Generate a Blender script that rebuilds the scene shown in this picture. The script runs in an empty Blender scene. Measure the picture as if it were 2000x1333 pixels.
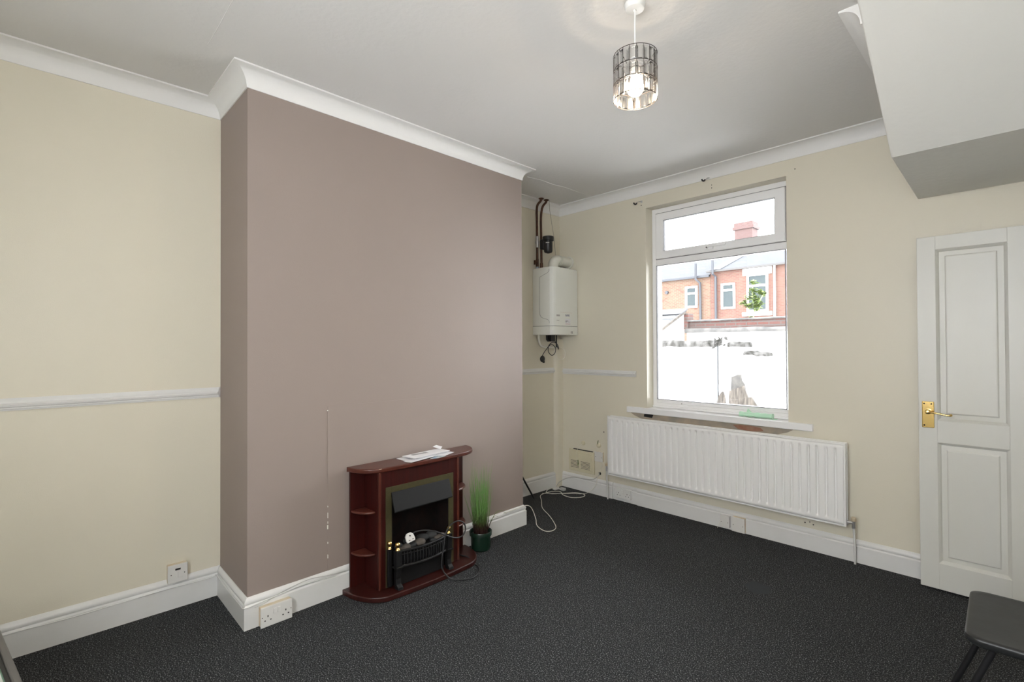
import bpy, bmesh, math, random
from mathutils import Vector, Matrix
random.seed(7)
R = math.radians
scene = bpy.context.scene
col = scene.collection

# ------------------------------------------------------------------ camera
CAM = Vector((3.175, 0.0923, 1.3845))
yaw, pitch, roll = R(46.1807), R(0.5768), R(-0.2574)
fw = Vector((-math.sin(yaw)*math.cos(pitch), math.cos(yaw)*math.cos(pitch), math.sin(pitch)))
rt0 = Vector((math.cos(yaw), math.sin(yaw), 0)); up0 = rt0.cross(fw)
rt = rt0*math.cos(roll)+up0*math.sin(roll); up = -rt0*math.sin(roll)+up0*math.cos(roll)
cam = bpy.data.cameras.new('camera'); cam.lens = 971.94*36/2000; cam.sensor_width = 36; cam.clip_start = .02; cam.clip_end = 200
cobj = bpy.data.objects.new('camera', cam); col.objects.link(cobj)
m = Matrix((rt, up, -fw)).transposed().to_4x4(); m.translation = CAM
cobj.matrix_world = m
scene.camera = cobj

# ------------------------------------------------------------------ colour management, sky, sky portals
vs = scene.view_settings
vs.view_transform = 'Standard'; vs.look = 'None'; vs.exposure = 0.22; vs.gamma = 1.0; vs.use_curve_mapping = False
world = bpy.data.worlds.new('overcast_sky'); scene.world = world; world.use_nodes = True
wn = world.node_tree.nodes; wl = world.node_tree.links
bg = wn['Background']
tc = wn.new('ShaderNodeTexCoord'); nz = wn.new('ShaderNodeTexNoise'); nz.inputs['Scale'].default_value = 1.5
rp = wn.new('ShaderNodeValToRGB'); rp.color_ramp.elements[0].color = (.88, .93, 1, 1); rp.color_ramp.elements[1].color = (1, 1, 1, 1)
wl.new(tc.outputs['Generated'], nz.inputs['Vector']); wl.new(nz.outputs['Fac'], rp.inputs['Fac']); wl.new(rp.outputs['Color'], bg.inputs['Color'])
bg.inputs['Strength'].default_value = 13.0

def portal(name, loc, rot, sx, sy):
    l = bpy.data.lights.new(name, 'AREA'); l.shape = 'RECTANGLE'; l.size = sx; l.size_y = sy; l.energy = 1
    l.cycles.is_portal = True     # guides sky light through the back window and two added openings; emits none
    o = bpy.data.objects.new(name, l); col.objects.link(o); o.location = loc; o.rotation_euler = rot
    return o
portal('sky_portal', (3.70, .075, 1.70), (R(90), 0, R(90)), .55, .60)
portal('sky_portal', (2.70, -.84, 1.65), (R(-90), 0, 0), 1.40, 1.30)
portal('sky_portal', (1.45, 4.16, 1.68), (R(90), 0, 0), 1.11, 1.77)

# ------------------------------------------------------------------ dimensions
H = 2.762; YB = 3.8786; XR = -.078
C1 = (.493, .852); C2 = (.438, 2.829); CY1 = .852; CY2 = 2.829
XW = 3.62; YF = -.75

# ------------------------------------------------------------------ materials
def mat(name, base, rough=.6, metal=0, noise=None, bump=None, spec=None, stretch=None, coat=0, emis=None, estr=0, trans=0):
    """noise=(scale, amount, second colour)   bump=(scale, strength)"""
    mt = bpy.data.materials.new(name); mt.use_nodes = True
    n = mt.node_tree.nodes; l = mt.node_tree.links; b = n['Principled BSDF']
    b.inputs['Base Color'].default_value = (*base, 1); b.inputs['Roughness'].default_value = rough; b.inputs['Metallic'].default_value = metal
    if spec is not None: b.inputs['Specular IOR Level'].default_value = spec
    if coat: b.inputs['Coat Weight'].default_value = coat; b.inputs['Coat Roughness'].default_value = .12
    if trans: b.inputs['Transmission Weight'].default_value = trans
    if emis: b.inputs['Emission Color'].default_value = (*emis, 1); b.inputs['Emission Strength'].default_value = estr
    tc = n.new('ShaderNodeTexCoord'); mp = n.new('ShaderNodeMapping'); l.new(tc.outputs['Object'], mp.inputs['Vector'])
    if stretch: mp.inputs['Scale'].default_value = stretch
    if noise:
        t = n.new('ShaderNodeTexNoise'); t.inputs['Scale'].default_value = noise[0]; t.inputs['Detail'].default_value = 6
        l.new(mp.outputs['Vector'], t.inputs['Vector'])
        r = n.new('ShaderNodeValToRGB'); r.color_ramp.elements[0].position = .5-noise[1]; r.color_ramp.elements[1].position = .5+noise[1]
        r.color_ramp.elements[0].color = (*base, 1); r.color_ramp.elements[1].color = (*noise[2], 1)
        l.new(t.outputs['Fac'], r.inputs['Fac']); l.new(r.outputs['Color'], b.inputs['Base Color'])
    if bump:
        t = n.new('ShaderNodeTexNoise'); t.inputs['Scale'].default_value = bump[0]; t.inputs['Detail'].default_value = 4
        l.new(mp.outputs['Vector'], t.inputs['Vector'])
        bn = n.new('ShaderNodeBump'); bn.inputs['Strength'].default_value = bump[1]; bn.inputs['Distance'].default_value = .004
        l.new(t.outputs['Fac'], bn.inputs['Height']); l.new(bn.outputs['Normal'], b.inputs['Normal'])
    return mt

M = {}
M['cream'] = mat('cream_paint', (.70, .655, .54), .42, noise=(2.2, .28, (.685, .645, .535)), bump=(260, .12))
M['mauve'] = mat('mauve_satin_paint', (.30, .243, .218), .6, noise=(3, .3, (.29, .236, .213)), bump=(220, .12))
M['ceiling'] = mat('ceiling_paper_white', (.69, .68, .665), .85, noise=(1.6, .3, (.675, .665, .645)), bump=(42, .35))
M['stair_paint'] = mat('textured_white_paper', (.74, .74, .71), .8, bump=(24, .55))
M['coving'] = mat('coving_white', (.76, .755, .74), .5, bump=(90, .04))
M['gloss_white'] = mat('gloss_white_paint', (.72, .72, .71), .28, noise=(9, .2, (.69, .69, .675)), bump=(30, .06))
M['dado'] = mat('dado_white_paint', (.70, .70, .69), .35)
M['door_white'] = mat('brushed_white_door_paint', (.64, .64, .61), .38, noise=(3, .25, (.63, .625, .57)), bump=(14, .35), stretch=(2.2, 1, .28))
M['upvc'] = mat('upvc_white', (.86, .86, .86), .3)
M['sill'] = mat('sill_white', (.80, .80, .80), .3)
M['gasket'] = mat('grey_gasket', (.18, .18, .19), .6)
M['radiator'] = mat('radiator_enamel', (.82, .82, .81), .3)
M['plastic'] = mat('white_socket_plastic', (.68, .67, .64), .35)
M['plastic_yellow'] = mat('aged_socket_plastic', (.66, .59, .46), .45, noise=(30, .2, (.62, .50, .33)))
M['cream_plastic'] = mat('cream_vent_plastic', (.68, .63, .46), .5, noise=(20, .3, (.62, .57, .42)))
M['grey_plastic'] = mat('grey_plastic', (.45, .45, .43), .5)
M['dark'] = mat('dark_hole', (.012, .012, .012), .8)
M['black_plastic'] = mat('black_plastic', (.009, .009, .010), .42)
M['black_metal'] = mat('black_metal', (.02, .02, .022), .38, metal=.4)
M['cast'] = mat('black_cast_metal', (.006, .006, .0065), .5, spec=.35, bump=(120, .25))
M['hood'] = mat('charcoal_hood_enamel', (.008, .0085, .009), .55, spec=.3)
M['firebox'] = mat('fire_back_brick', (.010, .004, .003), .9, spec=.2, noise=(14, .2, (.003, .0025, .0025)), bump=(30, .5))
M['brass'] = mat('brushed_antique_brass', (.11, .095, .045), .45, metal=.6, noise=(60, .3, (.09, .078, .04)))
M['brass_bright'] = mat('polished_brass', (.85, .62, .25), .16, metal=1)
M['wood'] = mat('mahogany', (.042, .0075, .0055), .36, noise=(9, .28, (.024, .005, .004)), stretch=(8, 1, 1), bump=(30, .05), coat=.15)
M['wood_v'] = mat('mahogany_upright', (.044, .0038, .0025), .42, spec=.35, noise=(7, .28, (.020, .0022, .0015)), stretch=(6, 6, .5), coat=.1)
M['wood_edge'] = mat('mahogany_edge', (.095, .022, .012), .34, noise=(14, .25, (.06, .013, .008)), coat=.15)
M['paper'] = mat('white_paper', (.76, .76, .78), .7)
M['paper_window'] = mat('envelope_window', (.42, .42, .43), .25)
M['paper_blue'] = mat('blue_leaflet', (.16, .27, .46), .5, noise=(16, .1, (.55, .60, .58)))
M['boiler'] = mat('boiler_enamel', (.77, .78, .73), .33)
M['boiler_line'] = mat('boiler_seam', (.12, .12, .12), .6)
M['flue'] = mat('flue_white', (.68, .67, .60), .45)
M['copper'] = mat('tarnished_copper', (.11, .05, .028), .42, metal=.6, noise=(30, .25, (.045, .022, .014)))
M['solder'] = mat('solder_silver', (.55, .55, .55), .3, metal=.9)
M['flex_white'] = mat('white_flex', (.72, .70, .62), .5)
M['flex_black'] = mat('black_flex', (.02, .02, .022), .4)
M['pot'] = mat('dark_green_glaze', (.006, .022, .013), .3, coat=.15)
M['soil'] = mat('potting_soil', (.02, .014, .01), .95, bump=(60, .8))
M['bag'] = mat('pale_green_plastic_film', (.52, .80, .60), .35, bump=(40, .3))
M['pebble_grey'] = mat('dark_pebble', (.022, .023, .024), .8, bump=(40, .2))
M['pebble_brown'] = mat('brown_pebble', (.07, .055, .045), .8, noise=(20, .2, (.11, .095, .08)), bump=(40, .2))
M['seat'] = mat('scuffed_black_plastic', (.013, .014, .0145), .42, noise=(22, .12, (.019, .020, .021)), bump=(60, .06))
M['wire_grey'] = mat('dull_grey_wire', (.25, .23, .19), .6)
M['glass_top'] = mat('pale_reflection_glass', (.50, .54, .50), .15, coat=.6)  # pale reflection on the glass is put into the base colour
M['frame_grey'] = mat('grey_brown_table_frame', (.10, .095, .09), .4)
M['green_edge'] = mat('green_glass_edge', (.10, .20, .14), .2)
M['bulb'] = mat('lit_bulb', (1, .9, .7), .4, emis=(1, .80, .57), estr=440)
M['bulb_neck'] = mat('glowing_bulb_neck', (1, .95, .85), .4, emis=(1, .88, .72), estr=9)
M['wire'] = mat('bronze_wire', (.05, .04, .035), .4, metal=.7)
M['lamp_white'] = mat('white_lamp_plastic', (.78, .78, .76), .35)
M['ink_navy'] = mat('navy_ink', (.03, .04, .16), .5); M['ink_faded'] = mat('faded_ink', (.42, .40, .38), .6); M['ink_red'] = mat('faded_red_ink', (.55, .28, .24), .6)
M['plaster'] = mat('exposed_plaster', (.30, .275, .235), .95, noise=(9, .12, (.42, .34, .26)), bump=(30, 1))
M['bare_brick'] = mat('bare_brick', (.27, .12, .08), .9, noise=(20, .2, (.33, .20, .14)))
M['chip'] = mat('chipped_white_filler', (.80, .78, .72), .8)

# crystal prisms: clear facets, see-through with bright reflections
g = bpy.data.materials.new('crystal_glass'); g.use_nodes = True
n = g.node_tree.nodes; l = g.node_tree.links; n.remove(n['Principled BSDF'])
t_ = n.new('ShaderNodeBsdfTransparent'); t_.inputs[0].default_value = (.97, .965, .96, 1); gl = n.new('ShaderNodeBsdfRefraction'); gl.inputs['Roughness'].default_value = .12; gl.inputs['IOR'].default_value = 1.3
g2 = n.new('ShaderNodeBsdfGlossy'); g2.inputs['Roughness'].default_value = .10
fr = n.new('ShaderNodeFresnel'); fr.inputs['IOR'].default_value = 1.6; mx = n.new('ShaderNodeMixShader'); m2 = n.new('ShaderNodeMixShader'); m2.inputs[0].default_value = .2
l.new(t_.outputs[0], m2.inputs[1]); l.new(gl.outputs[0], m2.inputs[2])
l.new(fr.outputs[0], mx.inputs[0]); l.new(m2.outputs[0], mx.inputs[1]); l.new(g2.outputs[0], mx.inputs[2]); l.new(mx.outputs[0], n['Material Output'].inputs['Surface'])
M['crystal'] = g
# window pane: thin glass = see-through plus a fresnel reflection
g = bpy.data.materials.new('window_pane_glass'); g.use_nodes = True
n = g.node_tree.nodes; l = g.node_tree.links; n.remove(n['Principled BSDF'])
t_ = n.new('ShaderNodeBsdfTransparent'); gl = n.new('ShaderNodeBsdfGlossy'); gl.inputs['Roughness'].default_value = .02
fr = n.new('ShaderNodeFresnel'); fr.inputs['IOR'].default_value = 1.45; mx = n.new('ShaderNodeMixShader')
l.new(fr.outputs[0], mx.inputs[0]); l.new(t_.outputs[0], mx.inputs[1]); l.new(gl.outputs[0], mx.inputs[2]); l.new(mx.outputs[0], n['Material Output'].inputs['Surface'])
M['pane'] = g

# carpet: black cut pile with pale flecks and one flattened round stain
g = bpy.data.materials.new('charcoal_fleck_carpet'); g.use_nodes = True
n = g.node_tree.nodes; l = g.node_tree.links; b = n['Principled BSDF']; b.inputs['Roughness'].default_value = .95
b.inputs['Specular IOR Level'].default_value = .15
tc = n.new('ShaderNodeTexCoord')
t1 = n.new('ShaderNodeTexNoise'); t1.inputs['Scale'].default_value = 180; t1.inputs['Detail'].default_value = 3; t1.inputs['Roughness'].default_value = .75
t2 = n.new('ShaderNodeTexNoise'); t2.inputs['Scale'].default_value = 320; t2.inputs['Detail'].default_value = 2
r1 = n.new('ShaderNodeValToRGB'); e = r1.color_ramp.elements
e[0].position = .46; e[0].color = (.016, .017, .018, 1); e[1].position = .69; e[1].color = (.42, .43, .44, 1)
e2 = r1.color_ramp.elements.new(.57); e2.color = (.050, .053, .056, 1)
l.new(tc.outputs['Object'], t1.inputs['Vector']); l.new(tc.outputs['Object'], t2.inputs['Vector']); l.new(t1.outputs['Fac'], r1.inputs['Fac'])
vd = n.new('ShaderNodeVectorMath'); vd.operation = 'DISTANCE'; vd.inputs[1].default_value = (2.085, 3.07, 0)
wob = n.new('ShaderNodeTexNoise'); wob.inputs['Scale'].default_value = 14
l.new(tc.outputs['Object'], vd.inputs[0]); l.new(tc.outputs['Object'], wob.inputs['Vector'])
ad = n.new('ShaderNodeMath'); ad.operation = 'MULTIPLY_ADD'; ad.inputs[1].default_value = .05; l.new(wob.outputs['Fac'], ad.inputs[0]); l.new(vd.outputs['Value'], ad.inputs[2])
mr = n.new('ShaderNodeMapRange'); mr.inputs['From Min'].default_value = .085; mr.inputs['From Max'].default_value = .105; mr.inputs['To Min'].default_value = 1; mr.inputs['To Max'].default_value = 0
l.new(ad.outputs[0], mr.inputs['Value'])
mxc = n.new('ShaderNodeMix'); mxc.data_type = 'RGBA'; l.new(mr.outputs[0], mxc.inputs['Factor']); l.new(r1.outputs['Color'], mxc.inputs['A']); mxc.inputs['B'].default_value = (.045, .049, .054, 1)
l.new(mxc.outputs['Result'], b.inputs['Base Color'])
bn = n.new('ShaderNodeBump'); bn.inputs['Strength'].default_value = .8; bn.inputs['Distance'].default_value = .004
l.new(t2.outputs['Fac'], bn.inputs['Height']); l.new(bn.outputs['Normal'], b.inputs['Normal'])
M['carpet'] = g

def brickmat(name, c1, c2, mortar, scale=1, bw=.225, bh=.075, ms=.012, nz=None):
    g = bpy.data.materials.new(name); g.use_nodes = True
    n = g.node_tree.nodes; l = g.node_tree.links; b = n['Principled BSDF']; b.inputs['Roughness'].default_value = .9
    tc = n.new('ShaderNodeTexCoord'); sp = n.new('ShaderNodeSeparateXYZ'); cb = n.new('ShaderNodeCombineXYZ'); ad = n.new('ShaderNodeMath'); ad.operation = 'ADD'
    l.new(tc.outputs['Object'], sp.inputs[0]); l.new(sp.outputs['X'], ad.inputs[0]); l.new(sp.outputs['Y'], ad.inputs[1]); l.new(ad.outputs[0], cb.inputs['X']); l.new(sp.outputs['Z'], cb.inputs['Y'])
    br = n.new('ShaderNodeTexBrick'); br.inputs['Color1'].default_value = (*c1, 1); br.inputs['Color2'].default_value = (*c2, 1); br.inputs['Mortar'].default_value = (*mortar, 1)
    br.inputs['Scale'].default_value = scale; br.inputs['Brick Width'].default_value = bw; br.inputs['Row Height'].default_value = bh; br.inputs['Mortar Size'].default_value = ms
    l.new(cb.outputs[0], br.inputs['Vector'])
    if nz:
        t = n.new('ShaderNodeTexNoise'); t.inputs['Scale'].default_value = nz[0]; t.inputs['Detail'].default_value = 6; l.new(tc.outputs['Object'], t.inputs['Vector'])
        mr = n.new('ShaderNodeMapRange'); mr.inputs['From Min'].default_value = nz[1]; mr.inputs['From Max'].default_value = nz[1]+.12; l.new(t.outputs['Fac'], mr.inputs['Value'])
        mx = n.new('ShaderNodeMix'); mx.data_type = 'RGBA'; l.new(mr.outputs[0], mx.inputs['Factor']); l.new(br.outputs['Color'], mx.inputs['A']); mx.inputs['B'].default_value = (*nz[2], 1)
        l.new(mx.outputs['Result'], b.inputs['Base Color'])
    else:
        l.new(br.outputs['Color'], b.inputs['Base Color'])
    return g
M['brick_red'] = brickmat('red_brick', (0.0708, 0.0242, 0.0167), (0.0858, 0.0391, 0.026), (0.078, 0.0558, 0.0446), nz=(2.2, .60, (0.0816, 0.0521, 0.0409)))
M['brick_orange'] = brickmat('orange_brick', (0.078, 0.0316, 0.0186), (0.0894, 0.0521, 0.0316), (0.0894, 0.0744, 0.0558), nz=(2.0, .60, (0.0744, 0.026, 0.0186)))
M['brick_parapet'] = brickmat('weathered_brick', (0.0708, 0.0223, 0.0167), (0.0484, 0.0298, 0.026), (0.0521, 0.0465, 0.0428), nz=(4, .6, (0.0708, 0.063, 0.0558)))
M['brick_white'] = brickmat('whitewashed_brick', (.80, .80, .78), (.84, .84, .82), (.6, .6, .58), nz=(3.0, .78, (.14, .12, .11)))
M['render_white'] = mat('white_yard_render', (.84, .84, .82), .9, noise=(1.5, .3, (.80, .80, .80)), bump=(12, .4))
M['coping'] = mat('mossy_stone_coping', (.014, .014, .012), .95, noise=(9, .14, (.085, .083, .08)), bump=(25, 1), stretch=(1, 1, .6), spec=.1)
M['coping_dark'] = mat('weathered_coping', (0.035, 0.035, 0.035), .95, noise=(7, .2, (0.091, 0.0889, 0.084)), bump=(25, .8))
M['slate'] = brickmat('roof_slate', (0.0316, 0.0342, 0.0398), (0.0372, 0.0398, 0.0446), (0.026, 0.0279, 0.0316), bw=.30, bh=.20, ms=.012)
M['slate_pale'] = brickmat('pale_slate', (0.0595, 0.0612, 0.063), (0.0672, 0.069, 0.0708), (0.0223, 0.0242, 0.026), bw=.55, bh=.22, ms=.02)
M['slate_dark'] = mat('dark_slate_tiles', (0.0315, 0.0336, 0.0385), .7, noise=(8, .2, (0.049, 0.0525, 0.0574)))
M['stone_white'] = mat('white_painted_stone', (.82, .82, .80), .8)
M['pipe_grey'] = mat('dark_grey_pipe', (0.021, 0.0238, 0.0294), .6)
M['gutter'] = mat('grey_gutter', (0.042, 0.0399, 0.0385), .7)
M['dark_glass'] = mat('dark_window_glass', (.030, .036, .040), .7, spec=.05, noise=(1.2, .3, (.045, .055, .055)))
M['leaf'] = mat('light_green_leaves', (.085, .13, .022), .7, spec=.1, noise=(9, .2, (.13, .17, .06)))
M['post_grey'] = mat('grey_gate_post', (.10, .105, .11), .9, spec=.1); M['gate_gap'] = mat('dark_gap', (.015, .015, .016), .9, spec=.05)  # plain grey for the narrow post and the infill
M['stem'] = mat('green_stem', (.30, .38, .16), .7)
M['board'] = mat('weathered_board', (0.063, 0.0539, 0.0446), .9, noise=(9, .12, (0.0223, 0.0186, 0.0149)), stretch=(4, 1, .6), bump=(20, .6))
M['board_grey'] = mat('grey_weathered_board', (0.0298, 0.029, 0.0279), .9, noise=(12, .15, (0.0558, 0.0521, 0.0465)), bump=(20, .6))
M['chimney_brick'] = brickmat('chimney_brick', (0.063, 0.0279, 0.0242), (0.0708, 0.0372, 0.0335), (0.078, 0.0595, 0.0558))
M['yard'] = mat('yard_concrete', (.78, .78, .77), .95)

# grass blades: green tip to dark red root (colour of the plant itself, by height on the blade)
g = bpy.data.materials.new('ornamental_grass_blade'); g.use_nodes = True
n = g.node_tree.nodes; l = g.node_tree.links; b = n['Principled BSDF']; b.inputs['Roughness'].default_value = .5
tc = n.new('ShaderNodeTexCoord'); sp = n.new('ShaderNodeSeparateXYZ'); l.new(tc.outputs['Object'], sp.inputs[0])
tn = n.new('ShaderNodeTexNoise'); tn.inputs['Scale'].default_value = 60; l.new(tc.outputs['Object'], tn.inputs['Vector'])
ma = n.new('ShaderNodeMath'); ma.operation = 'MULTIPLY_ADD'; ma.inputs[1].default_value = .10; l.new(tn.outputs['Fac'], ma.inputs[0]); l.new(sp.outputs['Z'], ma.inputs[2])
mr = n.new('ShaderNodeMapRange'); mr.inputs['From Min'].default_value = .20; mr.inputs['From Max'].default_value = .32; l.new(ma.outputs[0], mr.inputs['Value'])
r = n.new('ShaderNodeValToRGB'); r.color_ramp.elements[0].color = (.035, .010, .008, 1); r.color_ramp.elements[1].color = (.16, .32, .085, 1); l.new(mr.outputs[0], r.inputs['Fac']); l.new(r.outputs['Color'], b.inputs['Base Color'])
M['blade'] = g

# ------------------------------------------------------------------ helpers
def obj(name, bm, m, parent=None, smooth=None, bevel=0, segs=2):
    me = bpy.data.meshes.new(name)
    bmesh.ops.recalc_face_normals(bm, faces=bm.faces)
    bm.to_mesh(me); bm.free()
    for mm in (m if isinstance(m, (list, tuple)) else [m]): me.materials.append(M[mm])
    o = bpy.data.objects.new(name, me); col.objects.link(o)
    if parent: o.parent = parent
    if smooth is not None:
        for p in me.polygons: p.use_smooth = True
        if smooth < 180:
            me.set_sharp_from_angle(angle=R(smooth))
    if bevel:
        md = o.modifiers.new('bevel', 'BEVEL'); md.width = bevel; md.segments = segs; md.limit_method = 'ANGLE'; md.angle_limit = R(40)
    return o
def thing(name, label, cat, loc=(0, 0, 0), rz=0, group=None):
    o = bpy.data.objects.new(name, None); col.objects.link(o); o.location = loc; o.rotation_euler = (0, 0, rz); o.empty_display_size = .05
    return tag(o, label, cat, group)
def tag(o, label, cat, group=None, kind=None):
    if label: o['label'] = label
    if cat: o['category'] = cat
    if group: o['group'] = group
    if kind: o['kind'] = kind
    return o
def struct(o, label=None, cat=None):
    o['kind'] = 'structure'
    if label: o['label'] = label
    if cat: o['category'] = cat
    return o
def bx(bm, x0, x1, y0, y1, z0, z1, mi=0):
    v = [bm.verts.new(p) for p in ((x0, y0, z0), (x1, y0, z0), (x1, y1, z0), (x0, y1, z0), (x0, y0, z1), (x1, y0, z1), (x1, y1, z1), (x0, y1, z1))]
    fs = [bm.faces.new([v[i] for i in f]) for f in ((3, 2, 1, 0), (4, 5, 6, 7), (0, 1, 5, 4), (1, 2, 6, 5), (2, 3, 7, 6), (3, 0, 4, 7))]
    for f in fs: f.material_index = mi
    return v
def box(*a, mi=0):
    bm = bmesh.new(); bx(bm, *a, mi=mi); return bm
def prism(bm, pts, z0, z1, mi=0, frame=None):
    """extrude polygon pts (a,b) from z0 to z1; frame maps (a,b,c)->Vector"""
    fr = frame or (lambda a, b, c: Vector((a, b, c)))
    lo = [bm.verts.new(fr(a, b, z0)) for a, b in pts]; hi = [bm.verts.new(fr(a, b, z1)) for a, b in pts]
    N = len(pts); fs = [bm.faces.new(lo[::-1]), bm.faces.new(hi)]
    for i in range(N): fs.append(bm.faces.new((lo[i], lo[(i+1) % N], hi[(i+1) % N], hi[i])))
    for f in fs: f.material_index = mi
def spline(pts, sub=8):
    P = [Vector(p) for p in pts]; P = [P[0]*2-P[1]]+P+[P[-1]*2-P[-2]]; out = []
    for i in range(1, len(P)-2):
        a, b, c, d = P[i-1:i+3]
        for k in range(sub):
            t = k/sub
            out.append(.5*((2*b)+(c-a)*t+(2*a-5*b+4*c-d)*t*t+(3*b-a-3*c+d)*t**3))
    out.append(P[-2]); return out
def tube(bm, pts, r, seg=8, mi=0, cap=True, rr=None):
    pts = [Vector(p) for p in pts]; N = len(pts)
    T = [(pts[min(i+1, N-1)]-pts[max(i-1, 0)]).normalized() for i in range(N)]
    nrm = T[0].orthogonal().normalized(); rings = []
    for i in range(N):
        nrm = (nrm-T[i]*nrm.dot(T[i])); nrm = nrm.normalized() if nrm.length > 1e-6 else T[i].orthogonal().normalized()
        bn = T[i].cross(nrm); ri = rr[i] if rr else r
        rings.append([bm.verts.new(pts[i]+(nrm*math.cos(2*math.pi*k/seg)+bn*math.sin(2*math.pi*k/seg))*ri) for k in range(seg)])
    for i in range(N-1):
        for k in range(seg):
            f = bm.faces.new((rings[i][k], rings[i][(k+1) % seg], rings[i+1][(k+1) % seg], rings[i+1][k])); f.material_index = mi
    if cap:
        bm.faces.new(rings[0][::-1]).material_index = mi; bm.faces.new(rings[-1]).material_index = mi
def tubeobj(name, pts, r, m, parent=None, seg=8, sub=8, straight=False):
    bm = bmesh.new(); tube(bm, pts if straight else spline(pts, sub), r, seg); return obj(name, bm, m, parent, smooth=60)
def lathe(bm, prof, c=(0, 0, 0), seg=28, mi=0, axis='z'):
    def P(r, h, a):
        x, y = r*math.cos(a), r*math.sin(a)
        if axis == 'z': return Vector((c[0]+x, c[1]+y, c[2]+h))
        if axis == 'x': return Vector((c[0]+h, c[1]+x, c[2]+y))
        return Vector((c[0]+x, c[1]+h, c[2]+y))
    rings = []
    for r_, h in prof:
        if r_ < 1e-6: rings.append([bm.verts.new(P(0, h, 0))])
        else: rings.append([bm.verts.new(P(r_, h, 2*math.pi*k/seg)) for k in range(seg)])
    for A, B in zip(rings, rings[1:]):
        for k in range(seg):
            k2 = (k+1) % seg
            if len(A) == 1 and len(B) == 1: continue
            if len(A) == 1: f = bm.faces.new((A[0], B[k], B[k2]))
            elif len(B) == 1: f = bm.faces.new((A[k], A[k2], B[0]))
            else: f = bm.faces.new((A[k], A[k2], B[k2], B[k]))
            f.material_index = mi
def sphere(bm, c, r, seg=16, ring=10, sc=(1, 1, 1)):
    ret = bmesh.ops.create_uvsphere(bm, u_segments=seg, v_segments=ring, radius=r)
    for v in ret['verts']: v.co = Vector((v.co.x*sc[0], v.co.y*sc[1], v.co.z*sc[2]))+Vector(c)
def sweep(bm, path, prof, i0, i1, mi=0):
    """sweep prof (out, z) along 2-D path vertices i0..i1 with mitres from the whole path; room is on the right of travel"""
    P = [Vector(p) for p in path]
    def nrm(a, b):
        d = (b-a).normalized(); return Vector((d.y, -d.x))
    rings = []
    for i in range(i0, i1+1):
        ns = []
        if i > 0: ns.append(nrm(P[i-1], P[i]))
        if i < len(P)-1: ns.append(nrm(P[i], P[i+1]))
        if len(ns) == 2: mv = (ns[0]+ns[1])/(1+ns[0].dot(ns[1]))
        else: mv = ns[0]
        rings.append([bm.verts.new((P[i].x+mv.x*o_, P[i].y+mv.y*o_, z)) for o_, z in prof])
    K = len(prof)
    for A, B in zip(rings, rings[1:]):
        for k in range(K): bm.faces.new((A[k], A[(k+1) % K], B[(k+1) % K], B[k])).material_index = mi
    bm.faces.new(rings[0]); bm.faces.new(rings[-1][::-1])
def dot(name, x, y, z, r_, parent, m='dark'):
    bm = bmesh.new(); lathe(bm, [(0, .0005), (r_, .0005), (r_*.8, -.0012), (0, -.0012)], (x, y, z), 10, axis='y'); return obj(name, bm, m, parent)
def text_bm(s, size, frame, depth=.0006):
    cu = bpy.data.curves.new('lettering', 'FONT'); cu.body = s; cu.size = size; cu.extrude = depth; cu.align_x = 'CENTER'; cu.align_y = 'CENTER'; cu.resolution_u = 2
    o = bpy.data.objects.new('lettering', cu); col.objects.link(o)
    dg = bpy.context.evaluated_depsgraph_get(); me = bpy.data.meshes.new_from_object(o.evaluated_get(dg))
    bm = bmesh.new(); bm.from_mesh(me); col.objects.unlink(o); bpy.data.objects.remove(o); bpy.data.meshes.remove(me)
    for v in bm.verts: v.co = frame(v.co.x, v.co.y, v.co.z)
    return bm

# ================================================================== THE ROOM
struct(obj('floor', box(-.5, XW+.2, YF-.2, YB+.1, -.08, 0), 'carpet'), 'charcoal flecked carpet with a round flattened stain', 'carpet')
ceil_ = struct(obj('ceiling', box(-.5, XW+.2, YF-.2, YB+.1, H, H+.1), 'ceiling'), 'off-white papered ceiling', 'ceiling')
struct(obj('wall_left', box(-.3, 0, YF-.2, CY1+.02, 0, H), 'cream'), 'cream painted wall left of the mauve chimney breast', 'wall')
struct(obj('wall_alcove', box(-.3, XR, CY2-.02, YB+.3, 0, H), 'cream'), 'cream alcove wall behind the boiler', 'wall')
bm = bmesh.new(); prism(bm, [(-.3, CY1), C1, C2, (-.3, CY2)], 0, H)
struct(obj('wall_chimney', bm, 'mauve'), 'mauve painted chimney breast', 'wall')
# back wall with the window hole
WX0, WX1, WZ0, WZ1 = .897, 2.003, .80, 2.565
bm = bmesh.new()
bx(bm, XR-.2, WX0, YB, YB+.26, 0, H); bx(bm, WX1, XW+.2, YB, YB+.26, 0, H); bx(bm, WX0, WX1, YB, YB+.26, 0, WZ0); bx(bm, WX0, WX1, YB, YB+.26, WZ1, H)
wall_back = struct(obj('wall_back', bm, 'cream'), 'cream back wall around the window', 'wall')
bm = bmesh.new()   # crumbled plaster and brick showing under the sill
pts = [(.73, .80), (2.04, .80), (2.00, .775), (1.90, .74), (1.7, .725), (1.45, .735), (1.2, .74), (1.0, .745), (.85, .75), (.77, .775)]
prism(bm, pts, YB-.003, YB+.01, frame=lambda a, b, c: Vector((a, c, b)))
prism(bm, [(.865, .772), (.945, .768), (.958, .798), (.872, .800)], YB-.004, YB+.01, mi=1, frame=lambda a, b, c: Vector((a, c, b)))
prism(bm, [(1.62, .786), (1.66, .76), (1.76, .752), (1.84, .765), (1.82, .785), (1.74, .794)], YB-.005, YB+.01, mi=2, frame=lambda a, b, c: Vector((a, c, b)))
obj('damaged_plaster', bm, ['plaster', 'dark', 'bare_brick'], wall_back)['label'] = 'crumbled grey plaster and bare brick below the sill'
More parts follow.
